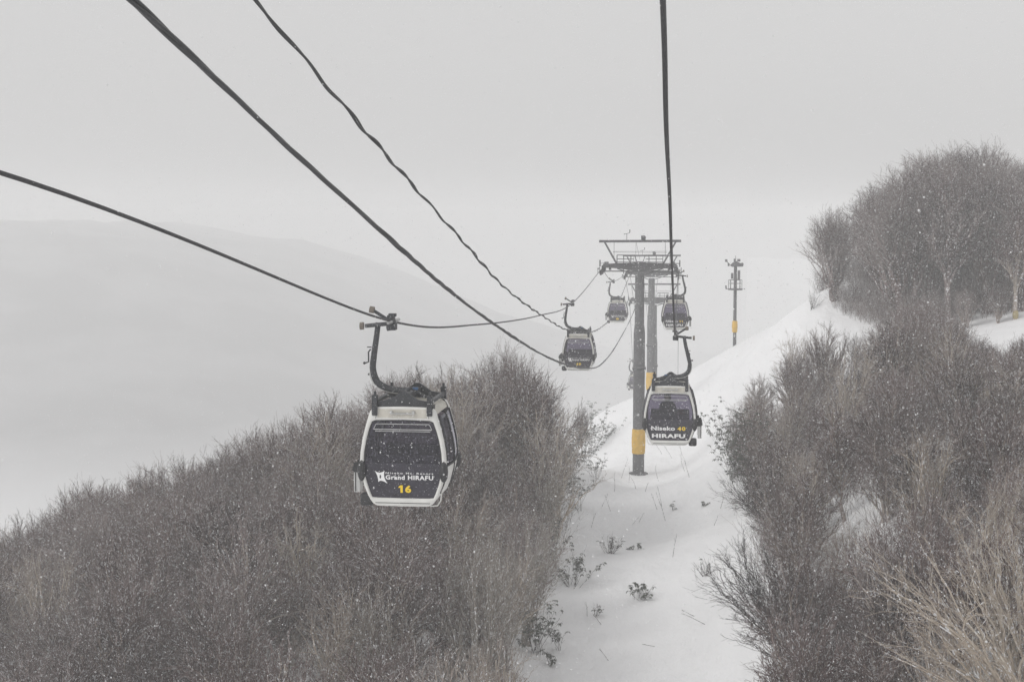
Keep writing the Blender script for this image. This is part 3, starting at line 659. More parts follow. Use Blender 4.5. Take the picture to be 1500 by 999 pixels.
# passenger seated in cabin 40
def person():
    root = empty('person', (XR - .17, 54, rope_z(RR, 54))); tag(root, 'person in dark hooded jacket sitting inside the cabin numbered 40, arms raised to the face', 'person')
    me = bpy.data.meshes.new('body')
    J = {'pel': (-.10, .62, -3.17, .15), 'abd': (-.10, .63, -3.02, .15), 'che': (-.10, .64, -2.80, .18), 'nec': (-.10, .62, -2.62, .07), 'hed': (-.10, .58, -2.50, .085), 'top': (-.10, .58, -2.38, .085),
         'shl': (-.30, .62, -2.68, .085), 'shr': (.10, .62, -2.68, .085), 'ell': (-.38, .46, -2.92, .06), 'elr': (.20, .44, -2.86, .06), 'wrl': (-.22, .32, -2.74, .042), 'wrr': (.06, .30, -2.70, .042), 'hal': (-.17, .27, -2.68, .038), 'har': (.01, .26, -2.65, .038),
         'hil': (-.20, .56, -3.18, .11), 'hir': (.0, .56, -3.18, .11), 'knl': (-.24, .14, -3.20, .075), 'knr': (.06, .14, -3.20, .075), 'anl': (-.24, .12, -3.55, .05), 'anr': (.06, .12, -3.55, .05), 'tol': (-.24, -.04, -3.585, .04), 'tor': (.06, -.04, -3.585, .04)}
    E = [('pel', 'abd'), ('abd', 'che'), ('che', 'nec'), ('nec', 'hed'), ('hed', 'top'), ('che', 'shl'), ('che', 'shr'), ('shl', 'ell'), ('shr', 'elr'), ('ell', 'wrl'), ('elr', 'wrr'), ('wrl', 'hal'), ('wrr', 'har'),
         ('pel', 'hil'), ('pel', 'hir'), ('hil', 'knl'), ('hir', 'knr'), ('knl', 'anl'), ('knr', 'anr'), ('anl', 'tol'), ('anr', 'tor')]
    names = list(J); me.from_pydata([J[k][:3] for k in names], [(names.index(a), names.index(b)) for a, b in E], [])
    o = link('body', me, root, M['jacket']); md = o.modifiers.new('skin', 'SKIN'); md.use_smooth_shade = True
    for i, k in enumerate(names): me.skin_vertices[0].data[i].radius = (J[k][3],) * 2
    me.skin_vertices[0].data[0].use_root = True
    o.modifiers.new('sub', 'SUBSURF').levels = 2; o.modifiers['sub'].render_levels = 2
    # hood
    b = MB(); b.ball((-.10, .60, -2.44), .145, (.95, 1.0, 1.12), 3); b.build('hood', M['jacket'], root, True)
    f = MB(); f.ball((-.10, .53, -2.45), .098, (.85, .95, 1.15), 3); f.ball((-.10, .435, -2.46), .018, (.8, 1, 1.3), 2); f.build('face', M['skin'], root, True)
    b = MB(); b.box((-.08, .25, -2.62), (.16, .02, .09), bevel=.006); ph = b.build('phone', M['black'], None); ph.location = root.location
    tag(ph, 'dark phone held up by the passenger inside cabin 40', 'phone')
    b = MB(); b.ball((.42, .60, -3.06), .17, (1, .7, 1.0), 2); bg_ = b.build('backpack', M['pad_red'], None, True); bg_.location = root.location; tag(bg_, 'dark red backpack on the bench beside the passenger in cabin 40', 'backpack')
    # fingers
    for s, hx_ in ((-1, -.17), (1, .01)):
        b = MB()
        for k in range(4):
            z = -2.655 + k * .018 - .02; b.tube([(hx_, .26, z - .01), (hx_ - s * .03, .225, z), (hx_ - s * .055, .23, z + .004)], [.010, .009, .007], 6)
        b.tube([(hx_, .27, -2.70), (hx_ - s * .02, .245, -2.675), (hx_ - s * .04, .24, -2.665)], [.011, .010, .008], 6)
        b.build('fingers', M['jacket'], root, True)
person()

# ------------------------------------------------------------------ floodlight post on the ridge
def light_post(px, py, Y, label):
    p = at(px, py, Y); s = Y / F; zb = gz(p.x, Y); t = empty('signal_mast', (p.x, Y, zb)); tag(t, label, 'mast')
    h = lambda y: (py - y) * s + (p.z - zb)
    pole_lathe([(-1.5, 2.5 * s), (0, 2.5 * s), (h(384), 2.3 * s)], 14).build('pole', M['truss'], t, True)
    padding(2.9 * s, h(487), h(470)).build('padding', M['yellow'], t)
    b = MB(); b.bar((0, 0, h(425.5)), (0, 0, h(423.5)), 10.5 * s, n=16); b.beam((-13 * s, 0, h(424)), (14 * s, 0, h(424)), .05, .08); b.build('platform', M['truss'], t)
    b = MB()
    for k in range(8):
        a = 2 * math.pi * k / 8; x, y = 9.5 * s * math.cos(a), 9.5 * s * math.sin(a); x2, y2 = 9.5 * s * math.cos(a + .785), 9.5 * s * math.sin(a + .785)
        b.bar((x, y, h(424)), (x, y, h(411)), .03, n=5); b.bar((x, y, h(411)), (x2, y2, h(411)), .025, n=5); b.bar((x, y, h(416)), (x2, y2, h(416)), .02, n=5)
    b.build('railing', M['truss'], t)
    b = MB(); b.box((5 * s, 0, h(404)), (3.5 * s, .25, 14 * s)); b.box((-4.6 * s, 0, h(405)), (3.4 * s, .22, 8 * s)); b.box((-4 * s, 0, h(409)), (5 * s, .04, .05)); b.box((3.4 * s, 0, h(409)), (3 * s, .04, .05)); b.build('antenna_panel', M['pole'], t)
    b = MB(); b.prism([(-8 * s, h(390)), (-5 * s, h(392)), (10.5 * s, h(391.5)), (11.5 * s, h(388)), (5 * s, h(386)), (0, h(383)), (-4 * s, h(386))], -.35, .35); b.build('head_frame', M['truss'], t)
    for x, y_, w in ((-13.5, 383, 3.4), (-1.5, 382, 2.6), (4.5, 382.5, 4.5), (9.5, 388, 3), (-10, 389, 2.6)):
        b = MB(); b.box((x * s, -.2, h(y_)), (w * s, .35, 2.6 * s), Matrix.Rotation(.3, 3, 'X'), bevel=.02); b.build('floodlight', M['truss'], t)
    b = MB(); b.bar((-13 * s, 0, h(384)), (-8 * s, 0, h(389)), .04, n=6); b.bar((0, 0, h(384)), (0, 0, h(376)), .025, n=5); b.bar((-13 * s, 0, h(424)), (-13.4 * s, 0, h(419)), .08, n=8); b.build('bracket', M['truss'], t)
light_post(1076, 502, 160, 'grey mast with platform, lights and pale yellow padding standing alone on the snowy ridge')

# ------------------------------------------------------------------ bare trees
def norm(v): return v / (np.linalg.norm(v, axis=-1, keepdims=True) + 1e-9)
def grow(rng, start, dirn, length, K, up, jit, bend=None, rad=0.0, cen=None):
    """start (N,3), dirn (N,3), length (N,) -> (N,K,3)"""
    N = len(start); P = np.empty((N, K, 3)); P[:, 0] = start; d = norm(dirn); st = (length / (K - 1))[:, None]
    for k in range(1, K):
        d = d + rng.normal(0, jit, (N, 3)) + np.array([0, 0, up])
        if rad: d = d + rad * norm(P[:, k - 1] - cen)
        if bend is not None: d = d + bend
        d = norm(d); P[:, k] = P[:, k - 1] + d * st
    return P
def spawn(rng, P, Rad, per, tmin, tmax, amin, amax, lenf, K, up, jit, r0, r1, bend=None, rad=0.0, cen=None):
    N, KK, _ = P.shape; n = N * per; pi = np.repeat(np.arange(N), per)
    t = (np.tile(np.arange(per), N) + rng.uniform(0, 1, n)) / per * (tmax - tmin) + tmin
    x = t * (KK - 1); i = np.minimum(x.astype(int), KK - 2); u = (x - i)[:, None]
    p = P[pi, i] * (1 - u) + P[pi, i + 1] * u; tan = norm(P[pi, i + 1] - P[pi, i])
    rnd = norm(rng.normal(0, 1, (n, 3))); side = norm(np.cross(tan, rnd)); a = rng.uniform(amin, amax, n)[:, None]
    d = tan * np.cos(a) + side * np.sin(a)
    plen = np.linalg.norm(np.diff(P, axis=1), axis=2).sum(1)[pi]
    ln = plen * lenf * (1.15 - .6 * t) * rng.uniform(.7, 1.25, n)
    Q = grow(rng, p, d, ln, K, up, jit, bend, rad, cen)
    rp = Rad[pi, i] * (1 - u[:, 0]) + Rad[pi, i + 1] * u[:, 0]
    ra = np.minimum(rp * .8, r0)[:, None] * np.linspace(1, 0, K)[None] + r1 * np.linspace(0, 1, K)[None]
    return Q, ra
def merge(parts):
    V, Q, off = [], [], 0
    for v, q_ in parts: V.append(v); Q.append(q_ + off); off += len(v)
    return np.concatenate(V), np.concatenate(Q)
def kmeans(P, k, rng, it=4):
    c = P[rng.choice(len(P), k, False)].copy()
    for _ in range(it):
        a = ((P ** 2).sum(1)[:, None] - 2 * P @ c.T + (c ** 2).sum(1)[None]).argmin(1)
        cnt = np.bincount(a, minlength=k); ok = cnt > 0
        for ax in range(3): c[ok, ax] = np.bincount(a, P[:, ax], minlength=k)[ok] / cnt[ok]
    return c, a
def bez(rng, A, dA, B, K, wob):
    """curved limb from A, leaving along dA, to B"""
    L_ = np.linalg.norm(B - A, axis=1)[:, None]; C1 = A + dA * L_ * .42; t = np.linspace(0, 1, K)[None, :, None]
    P = (1 - t) ** 2 * A[:, None] + 2 * t * (1 - t) * C1[:, None] + t * t * B[:, None]
    n_ = rng.normal(0, 1, P.shape) * (wob * L_)[:, None]; n_[:, 0] = 0; n_[:, -1] *= .3; return P + n_
def tree_mesh(seed, H, nst, rx, base=.25, lean=(0, 0), ntip=2600, r=.11, twig=.0042, nA=13, nB=80, nC=480, mats=('trunk', 'twig'), fine=3):
    """limbs forking to fill a domed crown; rx: crown radius, base: height where it starts (share of H)"""
    rng = np.random.RandomState(seed); k = ntip * 4
    q_ = norm(rng.normal(0, 1, (k, 3))) * (rng.uniform(0, 1, k) ** .5 * np.where(rng.uniform(0, 1, k) > .93, 1.12, 1))[:, None]
    zc = (base + (1 - base) * .45) * H; up_, dn = H - zc, zc - base * H
    T = np.stack([q_[:, 0] * rx, q_[:, 1] * rx, np.where(q_[:, 2] > 0, q_[:, 2] * up_, q_[:, 2] * dn)], -1)
    az = np.arctan2(T[:, 1], T[:, 0]); lump = .80 + .20 * np.sin(az * 3 + seed) * np.cos(T[:, 2] * 1.3 + seed) + .14 * np.sin(az * 7 + T[:, 2] * 2.2)
    T[:, :2] *= lump[:, None]; T[:, 2] = zc + (T[:, 2]) * (.92 + .08 * np.sin(az * 5 + seed * 2)); T = T[:ntip]
    T[:, 0] += lean[0] * T[:, 2]; T[:, 1] += lean[1] * T[:, 2]
    cC, aC = kmeans(T, nC, rng, 3); cB, aB = kmeans(cC, nB, rng); cA, aA = kmeans(cB, nA, rng)
    root = lambda c, f: c * np.array([f, f, f])
    # stems
    sd = rng.uniform(0, 6.28) + np.arange(nst) * 2 * np.pi / nst; S0 = np.stack([np.cos(sd) * .14, np.sin(sd) * .14, np.zeros(nst)], -1) * (nst > 1)
    ang = np.arctan2(cA[:, 1] - lean[1] * cA[:, 2], cA[:, 0] - lean[0] * cA[:, 2]); si = (np.abs(((ang[:, None] - sd[None] + np.pi) % (2 * np.pi)) - np.pi)).argmin(1) if nst > 1 else np.zeros(nA, int)
    A0 = S0[si] + np.array([0, 0, -.4]); Aend = cA * np.array([.72, .72, .80])
    if nst == 1:   # limbs leave one trunk at different heights
        tr_ = bez(rng, np.array([[0, 0, -.4]]), np.array([[0, 0, 1.]]), np.array([[lean[0] * H * .8, lean[1] * H * .8, H * .82]]), 12, .008)
        hz_ = np.clip(Aend[:, 2] * .62 / H, .12, .75); ix = hz_ / .82 * 11; lo_ = ix.astype(int); A0 = tr_[0, lo_] + (tr_[0, np.minimum(lo_ + 1, 11)] - tr_[0, lo_]) * (ix - lo_)[:, None]
    dA = norm(np.array([0, 0, 1.0]) + .5 * norm(Aend - A0) * np.array([1, 1, .3])); PA = bez(rng, A0, dA, Aend, 10, .012)
    rA0 = r * (.55 if nst == 1 else 1.0); RA = np.linspace(rA0, r * .28, 10)[None].repeat(nA, 0)
    def level(Pp, Rp, child, asg, fr, K, r1, wob, tlo=.35):
        n = len(child); t = rng.uniform(tlo, 1, n) * (Pp.shape[1] - 1) * .999; i_ = t.astype(int); u = (t - i_)[:, None]
        st = Pp[asg, i_] * (1 - u) + Pp[asg, i_ + 1] * u; tan = norm(Pp[asg, i_ + 1] - Pp[asg, i_]); end = st + (child - st) * fr
        rp = (Rp[asg, i_] * .75)[:, None]; w = np.linspace(0, 1, K)[None]
        return bez(rng, st, norm(tan + .25 * norm(end - st)), end, K, wob), rp * (1 - w) ** .8 + r1 * w
    PB_, RB = level(PA, RA, cB, aA, .85, 7, .008, .02)
    PC, RC = level(PB_, RB, cC, aB, .85, 6, .0055, .03)
    PD, RD = level(PC, RC, T, aC, 1.0, 5, twig, .04, .2); RD = np.minimum(RD, .008)
    PE, RE = spawn(rng, PD, RD, fine, .15, .95, .3, .75, .42, 3, .03, .08, .0048, twig * .7)
    tl = [tubes(PA, RA, 6), tubes(PB_, RB, 4)]
    if nst == 1: tl.append(tubes(tr_, np.linspace(r * 1.2, .03, 12)[None], 8))
    tv, tq = merge(tl); cv, cq = merge([tubes(PC, RC, 4), tubes(PD, RD, 3), tubes(PE, RE, 3)])
    a = np_mesh('trunk', tv, tq); b = np_mesh('crown', cv, cq); a.materials.append(M[mats[0]]); b.materials.append(M[mats[1]])
    return a, b
def plant(name, meshes, x, y, z, s, rz, lean=(0, 0), sz=None):
    t = empty(name, (x, y, z), rz); t.scale = (s, s, sz or s); t.rotation_euler = (lean[0], lean[1], rz)
    for nm, me in zip(('trunk', 'crown'), meshes):
        o = bpy.data.objects.new(nm, me); C.objects.link(o); o.parent = t
    return t
PB = [tree_mesh(11, 7, 3, 2.7, .12, ntip=1050), tree_mesh(12, 7, 4, 3.0, .1, ntip=1250), tree_mesh(13, 7, 2, 2.3, .2, ntip=800), tree_mesh(14, 7, 5, 3.1, .1, ntip=1300), tree_mesh(15, 7, 3, 2.6, .08, ntip=900), tree_mesh(16, 7, 1, 2.2, .2, ntip=850), tree_mesh(17, 7, 4, 2.6, .1, ntip=480, nC=200, r=.075, twig=.0055, mats=('pale', 'trunk')), tree_mesh(18, 7, 3, 2.3, .15, ntip=420, nC=180, r=.08, twig=.0055, mats=('pale', 'trunk'))]
PT = [tree_mesh(21, 11, 1, 2.9, .30, r=.19, ntip=1100, nC=340, twig=.006, mats=('twig', 'twig')), tree_mesh(22, 11, 2, 3.2, .25, r=.16, ntip=1200, nC=340, twig=.006, mats=('twig', 'twig')), tree_mesh(23, 11, 3, 3.4, .3, r=.14, ntip=1200, nC=360, twig=.006, mats=('twig', 'twig'))]
rng = np.random.RandomState(5)
SIL_L = ([-300, 0, 60, 120, 210, 300, 400, 480, 540, 600, 680, 700, 740, 780, 800, 830, 850, 870, 900], [850, 745, 735, 700, 672, 650, 606, 575, 545, 522, 520, 510, 505, 520, 555, 610, 595, 640, 700])
SIL_R = ([1050, 1062, 1080, 1120, 1150, 1180, 1215, 1280, 1310, 1340, 1380, 1420, 1450, 1500, 1600], [660, 630, 590, 535, 480, 448, 465, 480, 440, 425, 440, 468, 500, 478, 470])
SIL_U = ([1150, 1165, 1195, 1205, 1250, 1280, 1310, 1330, 1370, 1420, 1470, 1500, 1600], [395, 385, 318, 285, 272, 256, 264, 222, 203, 198, 208, 228, 260])
STB = ['three-stemmed', 'four-stemmed', 'two-stemmed', 'five-stemmed', 'broad low-forking', 'single-stemmed', 'open pale-limbed', 'thin pale-stemmed']; STT = ['single-trunked', 'twin-trunked', 'triple-trunked']
def poisson(n, xr, yr, dmin, ok, rng, tries=60000):
    pts = []
    for _ in range(tries):
        x, y = rng.uniform(*xr), rng.uniform(*yr)
        if not ok(x, y): continue
        if all((x - a) ** 2 + (y - b) ** 2 > dmin * dmin for a, b in pts):
            pts.append((x, y))
            if len(pts) >= n: break
    return pts
def wood(pts, sil, hr, protos, group, labeler, name='bare_tree', hmin=2.0, margin=0, reach=0):
    n = 0
    for x, y in pts:
        z = gz(x, y); h = rng.uniform(*hr); px, py = pix((x, y, z + h)); lim = float(np.interp(px, *sil)) + rng.uniform(-6, 16 + 2.2 * margin)
        hl = at(px, lim, y).z - z
        if py < lim or (reach and hl < reach and y > 82): h = hl
        if h < hmin or py > 1090 or px < -90 or px > 1590: continue
        i = rng.randint(len(protos)); H = 11 if protos is PT else 7
        sc = h / H; wide = sc * rng.uniform(.95, 1.25) * (1.15 if protos is PT else 1)
        t = plant(name, protos[i], x, y, z, wide, rng.uniform(0, 6.28), (rng.normal(0, .05), rng.normal(0, .05)), sc)
        tag(t, labeler(px, py, lim, (STT if protos is PT else STB)[i]), 'tree', group); n += 1
    return n
def edgeL(y): return np.interp(y, [30, 55, 66, 92, 105, 119, 130], [-6.9, -7.0, -7.2, -7.8, -8.2, -8.6, -10.5])
gap_ = lambda x, y: ((x + 12) / 1.9) ** 2 + ((y - 66) / 5) ** 2 < 1 or ((x + 16.5) / 2) ** 2 + ((y - 57) / 3.5) ** 2 < 1 or ((x + 10.5) / 1.3) ** 2 + ((y - 84) / 5) ** 2 < 1
okL = lambda x, y: not gap_(x, y) and x < edgeL(y) and x > -.62 * y - 3 and -.321 * y < gz(x, y) + 9.5
pL = poisson(48, (-52, -9), (84, 95), 1.5, okL, rng); pL += poisson(130, (-62, -7.0), (42, 86), 2.8, okL, rng)
def lab_left(px, py, lim, st):
    col = ('at the left picture edge' if px < 160 else 'far left of cabin 16' if px < 330 else 'just left of cabin 16' if px < 520 else 'below or behind cabin 16' if px < 680 else 'between cabin 16 and the snow run')
    row = ('on the skyline crest' if py < lim + 14 else 'high on the slope' if py < lim + 75 else 'halfway down the slope' if py < lim + 170 else 'low on the slope' if py < 860 else 'along the bottom edge')
    return '%s bare tree %s, %s' % (st, row, col)
def lab_right(px, py, lim, st):
    col = 'next to the snow run' if px < 1170 else 'a little right of the run' if px < 1290 else 'in the middle of the right wood' if px < 1410 else 'near the right picture edge'
    row = 'on the top edge' if py < lim + 14 else 'high in the wood' if py < lim + 90 else 'halfway down' if py < lim + 230 else 'low down'
    return '%s bare tree %s, %s' % (st, row, col)
def lab_up(px, py, lim, st):
    col = 'left end' if px < 1250 else 'left part' if px < 1330 else 'middle' if px < 1420 else 'right part'
    row = 'on the top outline' if py < lim + 18 else 'below the top outline' if py < lim + 60 else 'low down'
    return '%s tall bare tree %s, %s of the hilltop wood' % (st, row, col)
nL = wood(pL, SIL_L, (5.5, 8.5), PB, 'bare trees of the left wood', lab_left, reach=11.5)
for px, ytop, Y, h, k, lab in ((742, 490, 100, 9.5, 2, 'tall fan-shaped leafless tree rising above the left wood crest beside the thick cable'), (790, 545, 104, 8, 1, 'leafless tree with spreading branches at the right end of the left crest'),
                          (852, 586, 116, 5.2, 0, 'small pointed leafless tree standing at the snowy right end of the left wood')):
    p = at(px, ytop, Y); z = gz(p.x, Y); hh = p.z - z; print('crest tree', px, round(hh, 1)); t = plant('bare_tree', PT[k] if h > 6 else PB[5], p.x, Y, z, hh / (11 if h > 6 else 7) * (1.05 if h > 6 else .75), rng.uniform(0, 6.28), (0, 0), hh / (11 if h > 6 else 7)); tag(t, lab, 'tree')
edgeR = lambda y: np.interp(y, [30, 50, 58, 66, 80, 100, 112], [3.2, 3.6, 4.0, 4.4, 4.7, 4.9, 5.4])
thin_ = lambda x, y: 80 < y < 104 and 8.5 < x < 15 and (math.sin(x * 1.7 + y * .6) > -.45)
okR = lambda x, y: not thin_(x, y) and not (((x - 11) / .8) ** 2 + ((y - 47) / 1.5) ** 2 < 1) and x > edgeR(y) and x < .26 * y + 4 and gz(x, y) + 7 > -.321 * y
pR = poisson(140, (3, 32), (34, 112), 1.75, okR, rng)
nR = wood(pR, SIL_R, (4.0, 6.5), PB, 'bare trees of the right wood', lab_right, reach=8.0)
okU = lambda x, y: x > np.interp(y, [120, 130, 137, 150], [20.5, 17.5, 14.4, 14.6]) and x < .27 * y + 3
pU = poisson(54, (13, 45), (122, 150), 1.9, okU, rng)
nU = wood(pU, SIL_U, (10, 16), PT, 'tall bare trees on the right hilltop', lab_up, hmin=4, margin=6, reach=16)
pM = poisson(16, (16, 34), (116, 129), 2.0, lambda x, y: x > 17.5 + (124 - y) * .3 and x < .27 * y + 3, rng)
wood(pM, ([0, 1600], [385, 405]), (2.6, 4.4), PB[:6], 'bushy trees at the foot of the hilltop wood', lambda px, py, lim, st: st + ' low bushy bare tree at the foot of the tall hilltop trees, ' + ('left end' if px < 1330 else 'middle' if px < 1420 else 'right end'))
print('trees', nL, nR, nU)

# dark foreground tree over the run, pale birches in the corner
A = tree_mesh(31, 6.5, 5, 3.2, .12, lean=(-.35, 0), ntip=900, nA=16, nB=70, nC=260, r=.06, twig=.005, fine=3, mats=('dark_twig', 'dark_twig'))
for px, Y, h, lab, rz in ((1165, 57, 6.3, 'dark leafless shrub tree fanning over the snow run at the bottom edge', 0), (1140, 74, 5.6, 'leafless fanning tree leaning over the snow run, above the darkest bottom one', .5)):
    x = at(px, 900, Y).x; t = plant('bare_tree', A, x, Y, gz(x, Y), h / 6.5, rz); tag(t, lab, 'tree')
B1 = tree_mesh(41, 10, 3, 3.8, .12, lean=(-.6, .05), ntip=330, nA=11, nB=44, nC=130, r=.12, mats=('pale', 'pale'), twig=.006, fine=3)
B2 = tree_mesh(42, 10, 4, 3.3, .08, lean=(-.3, 0), ntip=380, nA=12, nB=48, nC=140, r=.10, mats=('pale', 'pale'), twig=.006, fine=3)
for me, px, Y, h, lab, rz in ((B1, 1580, 37, 8.0, 'pale tan birch with long limbs reaching left in the bottom right corner', .0), (B2, 1500, 44, 7.0, 'pale tan birch with upright limbs at the right edge above the corner one', .3),
                              (B2, 1430, 50, 6.0, 'pale tan birch with fine limbs left of the corner birches in the right wood', 2.9), (B2, 1580, 50, 6.0, 'pale tan birch at the right edge, uppermost of the pale birches in the lower corner', .2)):
    x = at(px, 990, Y).x; t = plant('birch_tree', me, x, Y, gz(x, Y), h / 10, rz); tag(t, lab, 'tree')
B3 = tree_mesh(44, 9, 4, 2.5, .22, lean=(.12, 0), ntip=330, nA=10, nB=40, nC=120, r=.085, twig=.0055, fine=3, mats=('grey_pale', 'grey_pale'))
for px, Y, h, lab, rz in ((655, 60, 8.0, 'slender pale-stemmed tree below cabin 16, leftmost of the pale ones by the run', 0), (700, 57, 8.6, 'tallest slender pale-stemmed tree right of and below cabin 16', 1.2), (738, 62, 8.2, 'slender pale-stemmed tree midway between cabin 16 and the leafy shrubs of the run', 2.6),
                          (770, 69, 7.6, 'slender pale-stemmed tree leaning towards the snow run above the lower leafy shrubs', .2), (790, 80, 7.2, 'slender pale-stemmed tree halfway along the left edge of the snow run', .5), (570, 55, 7.6, 'slender pale-stemmed tree straight below cabin 16 at the bottom edge', 3.6), (812, 92, 6.5, 'slender pale-stemmed tree near the upper end of the left wood edge', .1)):
    x = at(px, 900, Y).x; t = plant('bare_tree', B3, x, Y, gz(x, Y), h / 9, rz); tag(t, lab, 'tree')
# birch with padded trunk at the right edge
x = at(1487, 480, 118).x; Bm = tree_mesh(43, 9, 1, 2.4, .3, ntip=1000, nA=9, nB=50, nC=220, r=.17, mats=('trunk', 'twig'))
t = plant('birch_tree', Bm, x, 118, gz(x, 118), 1, 0); tag(t, 'slim bare tree with a small yellow pad at its foot, at the right picture edge', 'tree')
padding(.13, .0, .7).build('padding', M['faded'], t)

# ------------------------------------------------------------------ brush between the trees (nobody could count it)
def brush(n, ok, xr, yr, hr, seed, name, label, m, sil):
    r = np.random.RandomState(seed); X = r.uniform(*xr, n * 6); Y = r.uniform(*yr, n * 6)
    clump = _fbm(X * 3, Y * 3, seed) + r.normal(0, .6, len(X)) > -.3
    hole = (((X + 12) / 1.7) ** 2 + ((Y - 66) / 4.6) ** 2 < 1) | (((X + 16.5) / 1.8) ** 2 + ((Y - 57) / 3.2) ** 2 < 1) | (((X - 11) / .6) ** 2 + ((Y - 47) / 1) ** 2 < 1)
    k = ok(X, Y) & clump & ~hole; X, Y = X[k][:n], Y[k][:n]
    Z = ground(X, Y); h = r.uniform(*hr, len(X)) * (1 + .35 * np.sin(X * .8 + Y * .5))
    px, py = loc_np(X, Y, Z + h); lim = np.interp(px, *sil) + 12; vis = (py > lim) & (py < 1150) & (px > -120) & (px < 1620)
    X, Y, Z, h = X[vis], Y[vis], Z[vis], h[vis]; N = len(X)
    d = norm(np.stack([r.normal(0, .3, N), r.normal(0, .3, N), np.ones(N)], -1)); P = grow(r, np.stack([X, Y, Z - .1], -1), d, h, 5, .03, .10)
    Ra = np.linspace(.011, .005, 5)[None].repeat(N, 0)
    Q2, R2 = spawn(r, P, Ra, 7, .2, 1, .3, .8, .38, 3, .08, .12, .007, .0042)
    v, q_ = merge([tubes(P, Ra, 3), tubes(Q2, R2, 3)])
    o = link(name, np_mesh(name, v, q_), None, M[m]); tag(o, label, 'brush', kind='stuff'); return o
vL = lambda X, Y: (X < np.interp(Y, [30, 55, 66, 92, 105, 119], [-6.4, -6.5, -6.6, -7.0, -7.4, -8.0])) & (X > -.62 * Y - 5)
vR = lambda X, Y: (X > np.interp(Y, [30, 50, 58, 66, 80, 100, 112], [3.2, 3.4, 4.0, 4.2, 4.4, 4.6, 5.0])) & (X < .28 * Y + 4)
brush(9000, vL, (-65, -7), (38, 112), (1.0, 3.2), 7, 'undergrowth', 'thin leafless brush standing in the snow between the trees of the left wood', 'twig', SIL_L)
brush(13000, vR, (3, 34), (34, 110), (1.0, 3.0), 8, 'undergrowth', 'thin leafless brush standing in the snow between the trees of the lower right wood', 'twig', SIL_R)
vU = lambda X, Y: (X > np.interp(Y, [118, 130, 137, 150], [19.5, 17.0, 14.4, 14.2])) & (X < .28 * Y + 3)
brush(9000, vU, (12, 46), (121, 152), (1.5, 4.0), 9, 'undergrowth', 'leafless brush at the foot of the hilltop trees on the right', 'twig', SIL_U)

# ------------------------------------------------------------------ leafy shrubs, sprigs and dry stems on the snow
def leaf_cluster(r, centers, per, size, droop=.6):
    V, Fc = [], []
    for c in centers:
        for k in range(per):
            a = r.uniform(0, 6.28); L_ = size * r.uniform(.7, 1.25); w = L_ * .17; dr = r.uniform(.1, droop + .5)
            u = np.array([math.cos(a), math.sin(a), 0]); s = np.array([-math.sin(a), math.cos(a), 0]); c0 = np.array(c)
            m1 = c0 + u * L_ * .5 + np.array([0, 0, L_ * (.10 - .25 * dr)]); tip = c0 + u * L_ * .9 + np.array([0, 0, -L_ * .75 * dr])
            n0 = len(V); V += [c0, m1 + s * w + [0, 0, .25 * w], m1 - s * w + [0, 0, .25 * w], tip, m1 - [0, 0, .2 * w]]
            Fc += [(n0, n0 + 4, n0 + 1), (n0, n0 + 2, n0 + 4), (n0 + 1, n0 + 4, n0 + 3), (n0 + 4, n0 + 2, n0 + 3)]
    return np.array(V), np.array(Fc)
def shrub(name, x, y, w, h, nstem, ncl, lsize, seed, label, group=None, lean=(0, 0), stemr=.012, cat='shrub'):
    r = np.random.RandomState(seed); z = gz(x, y); t = empty(name, (x, y, z)); tag(t, label, cat, group)
    d = norm(np.stack([r.normal(lean[0], w / h * .45, nstem), r.normal(lean[1], w / h * .45, nstem), np.ones(nstem)], -1))
    P = grow(r, np.stack([r.normal(0, .08 * w, nstem), r.normal(0, .08 * w, nstem), np.full(nstem, -.15)], -1), d, h * r.uniform(.6, 1.1, nstem), 5, .03, .10)
    Ra = np.linspace(stemr, stemr * .5, 5)[None].repeat(nstem, 0)
    Q2, R2 = spawn(r, P, Ra, 4, .35, 1, .3, .9, .35, 4, .06, .12, stemr * .7, stemr * .35)
    v, q_ = merge([tubes(P, Ra, 4), tubes(Q2, R2, 3)]); link('stems', np_mesh('stems', v, q_), t, M['dark_twig'])
    if ncl:
        ends = np.concatenate([P[:, -1], P[:, -2], Q2[:, -1], Q2[:, -2]]); ends = ends[r.choice(len(ends), min(ncl, len(ends)), False)]
        V, Fc = leaf_cluster(r, ends, 8, lsize); link('leaves', np_mesh('leaves', V, Fc, False), t, M['leaf'])
    return t
def onrun(px, py):
    """ground point seen at px, py"""
    for Y in np.arange(50, 170, .5):
        p = at(px, py, Y)
        if gz(p.x, Y) >= p.z: return p.x, float(Y)
    return at(px, py, 110).x, 110.
sd = 100
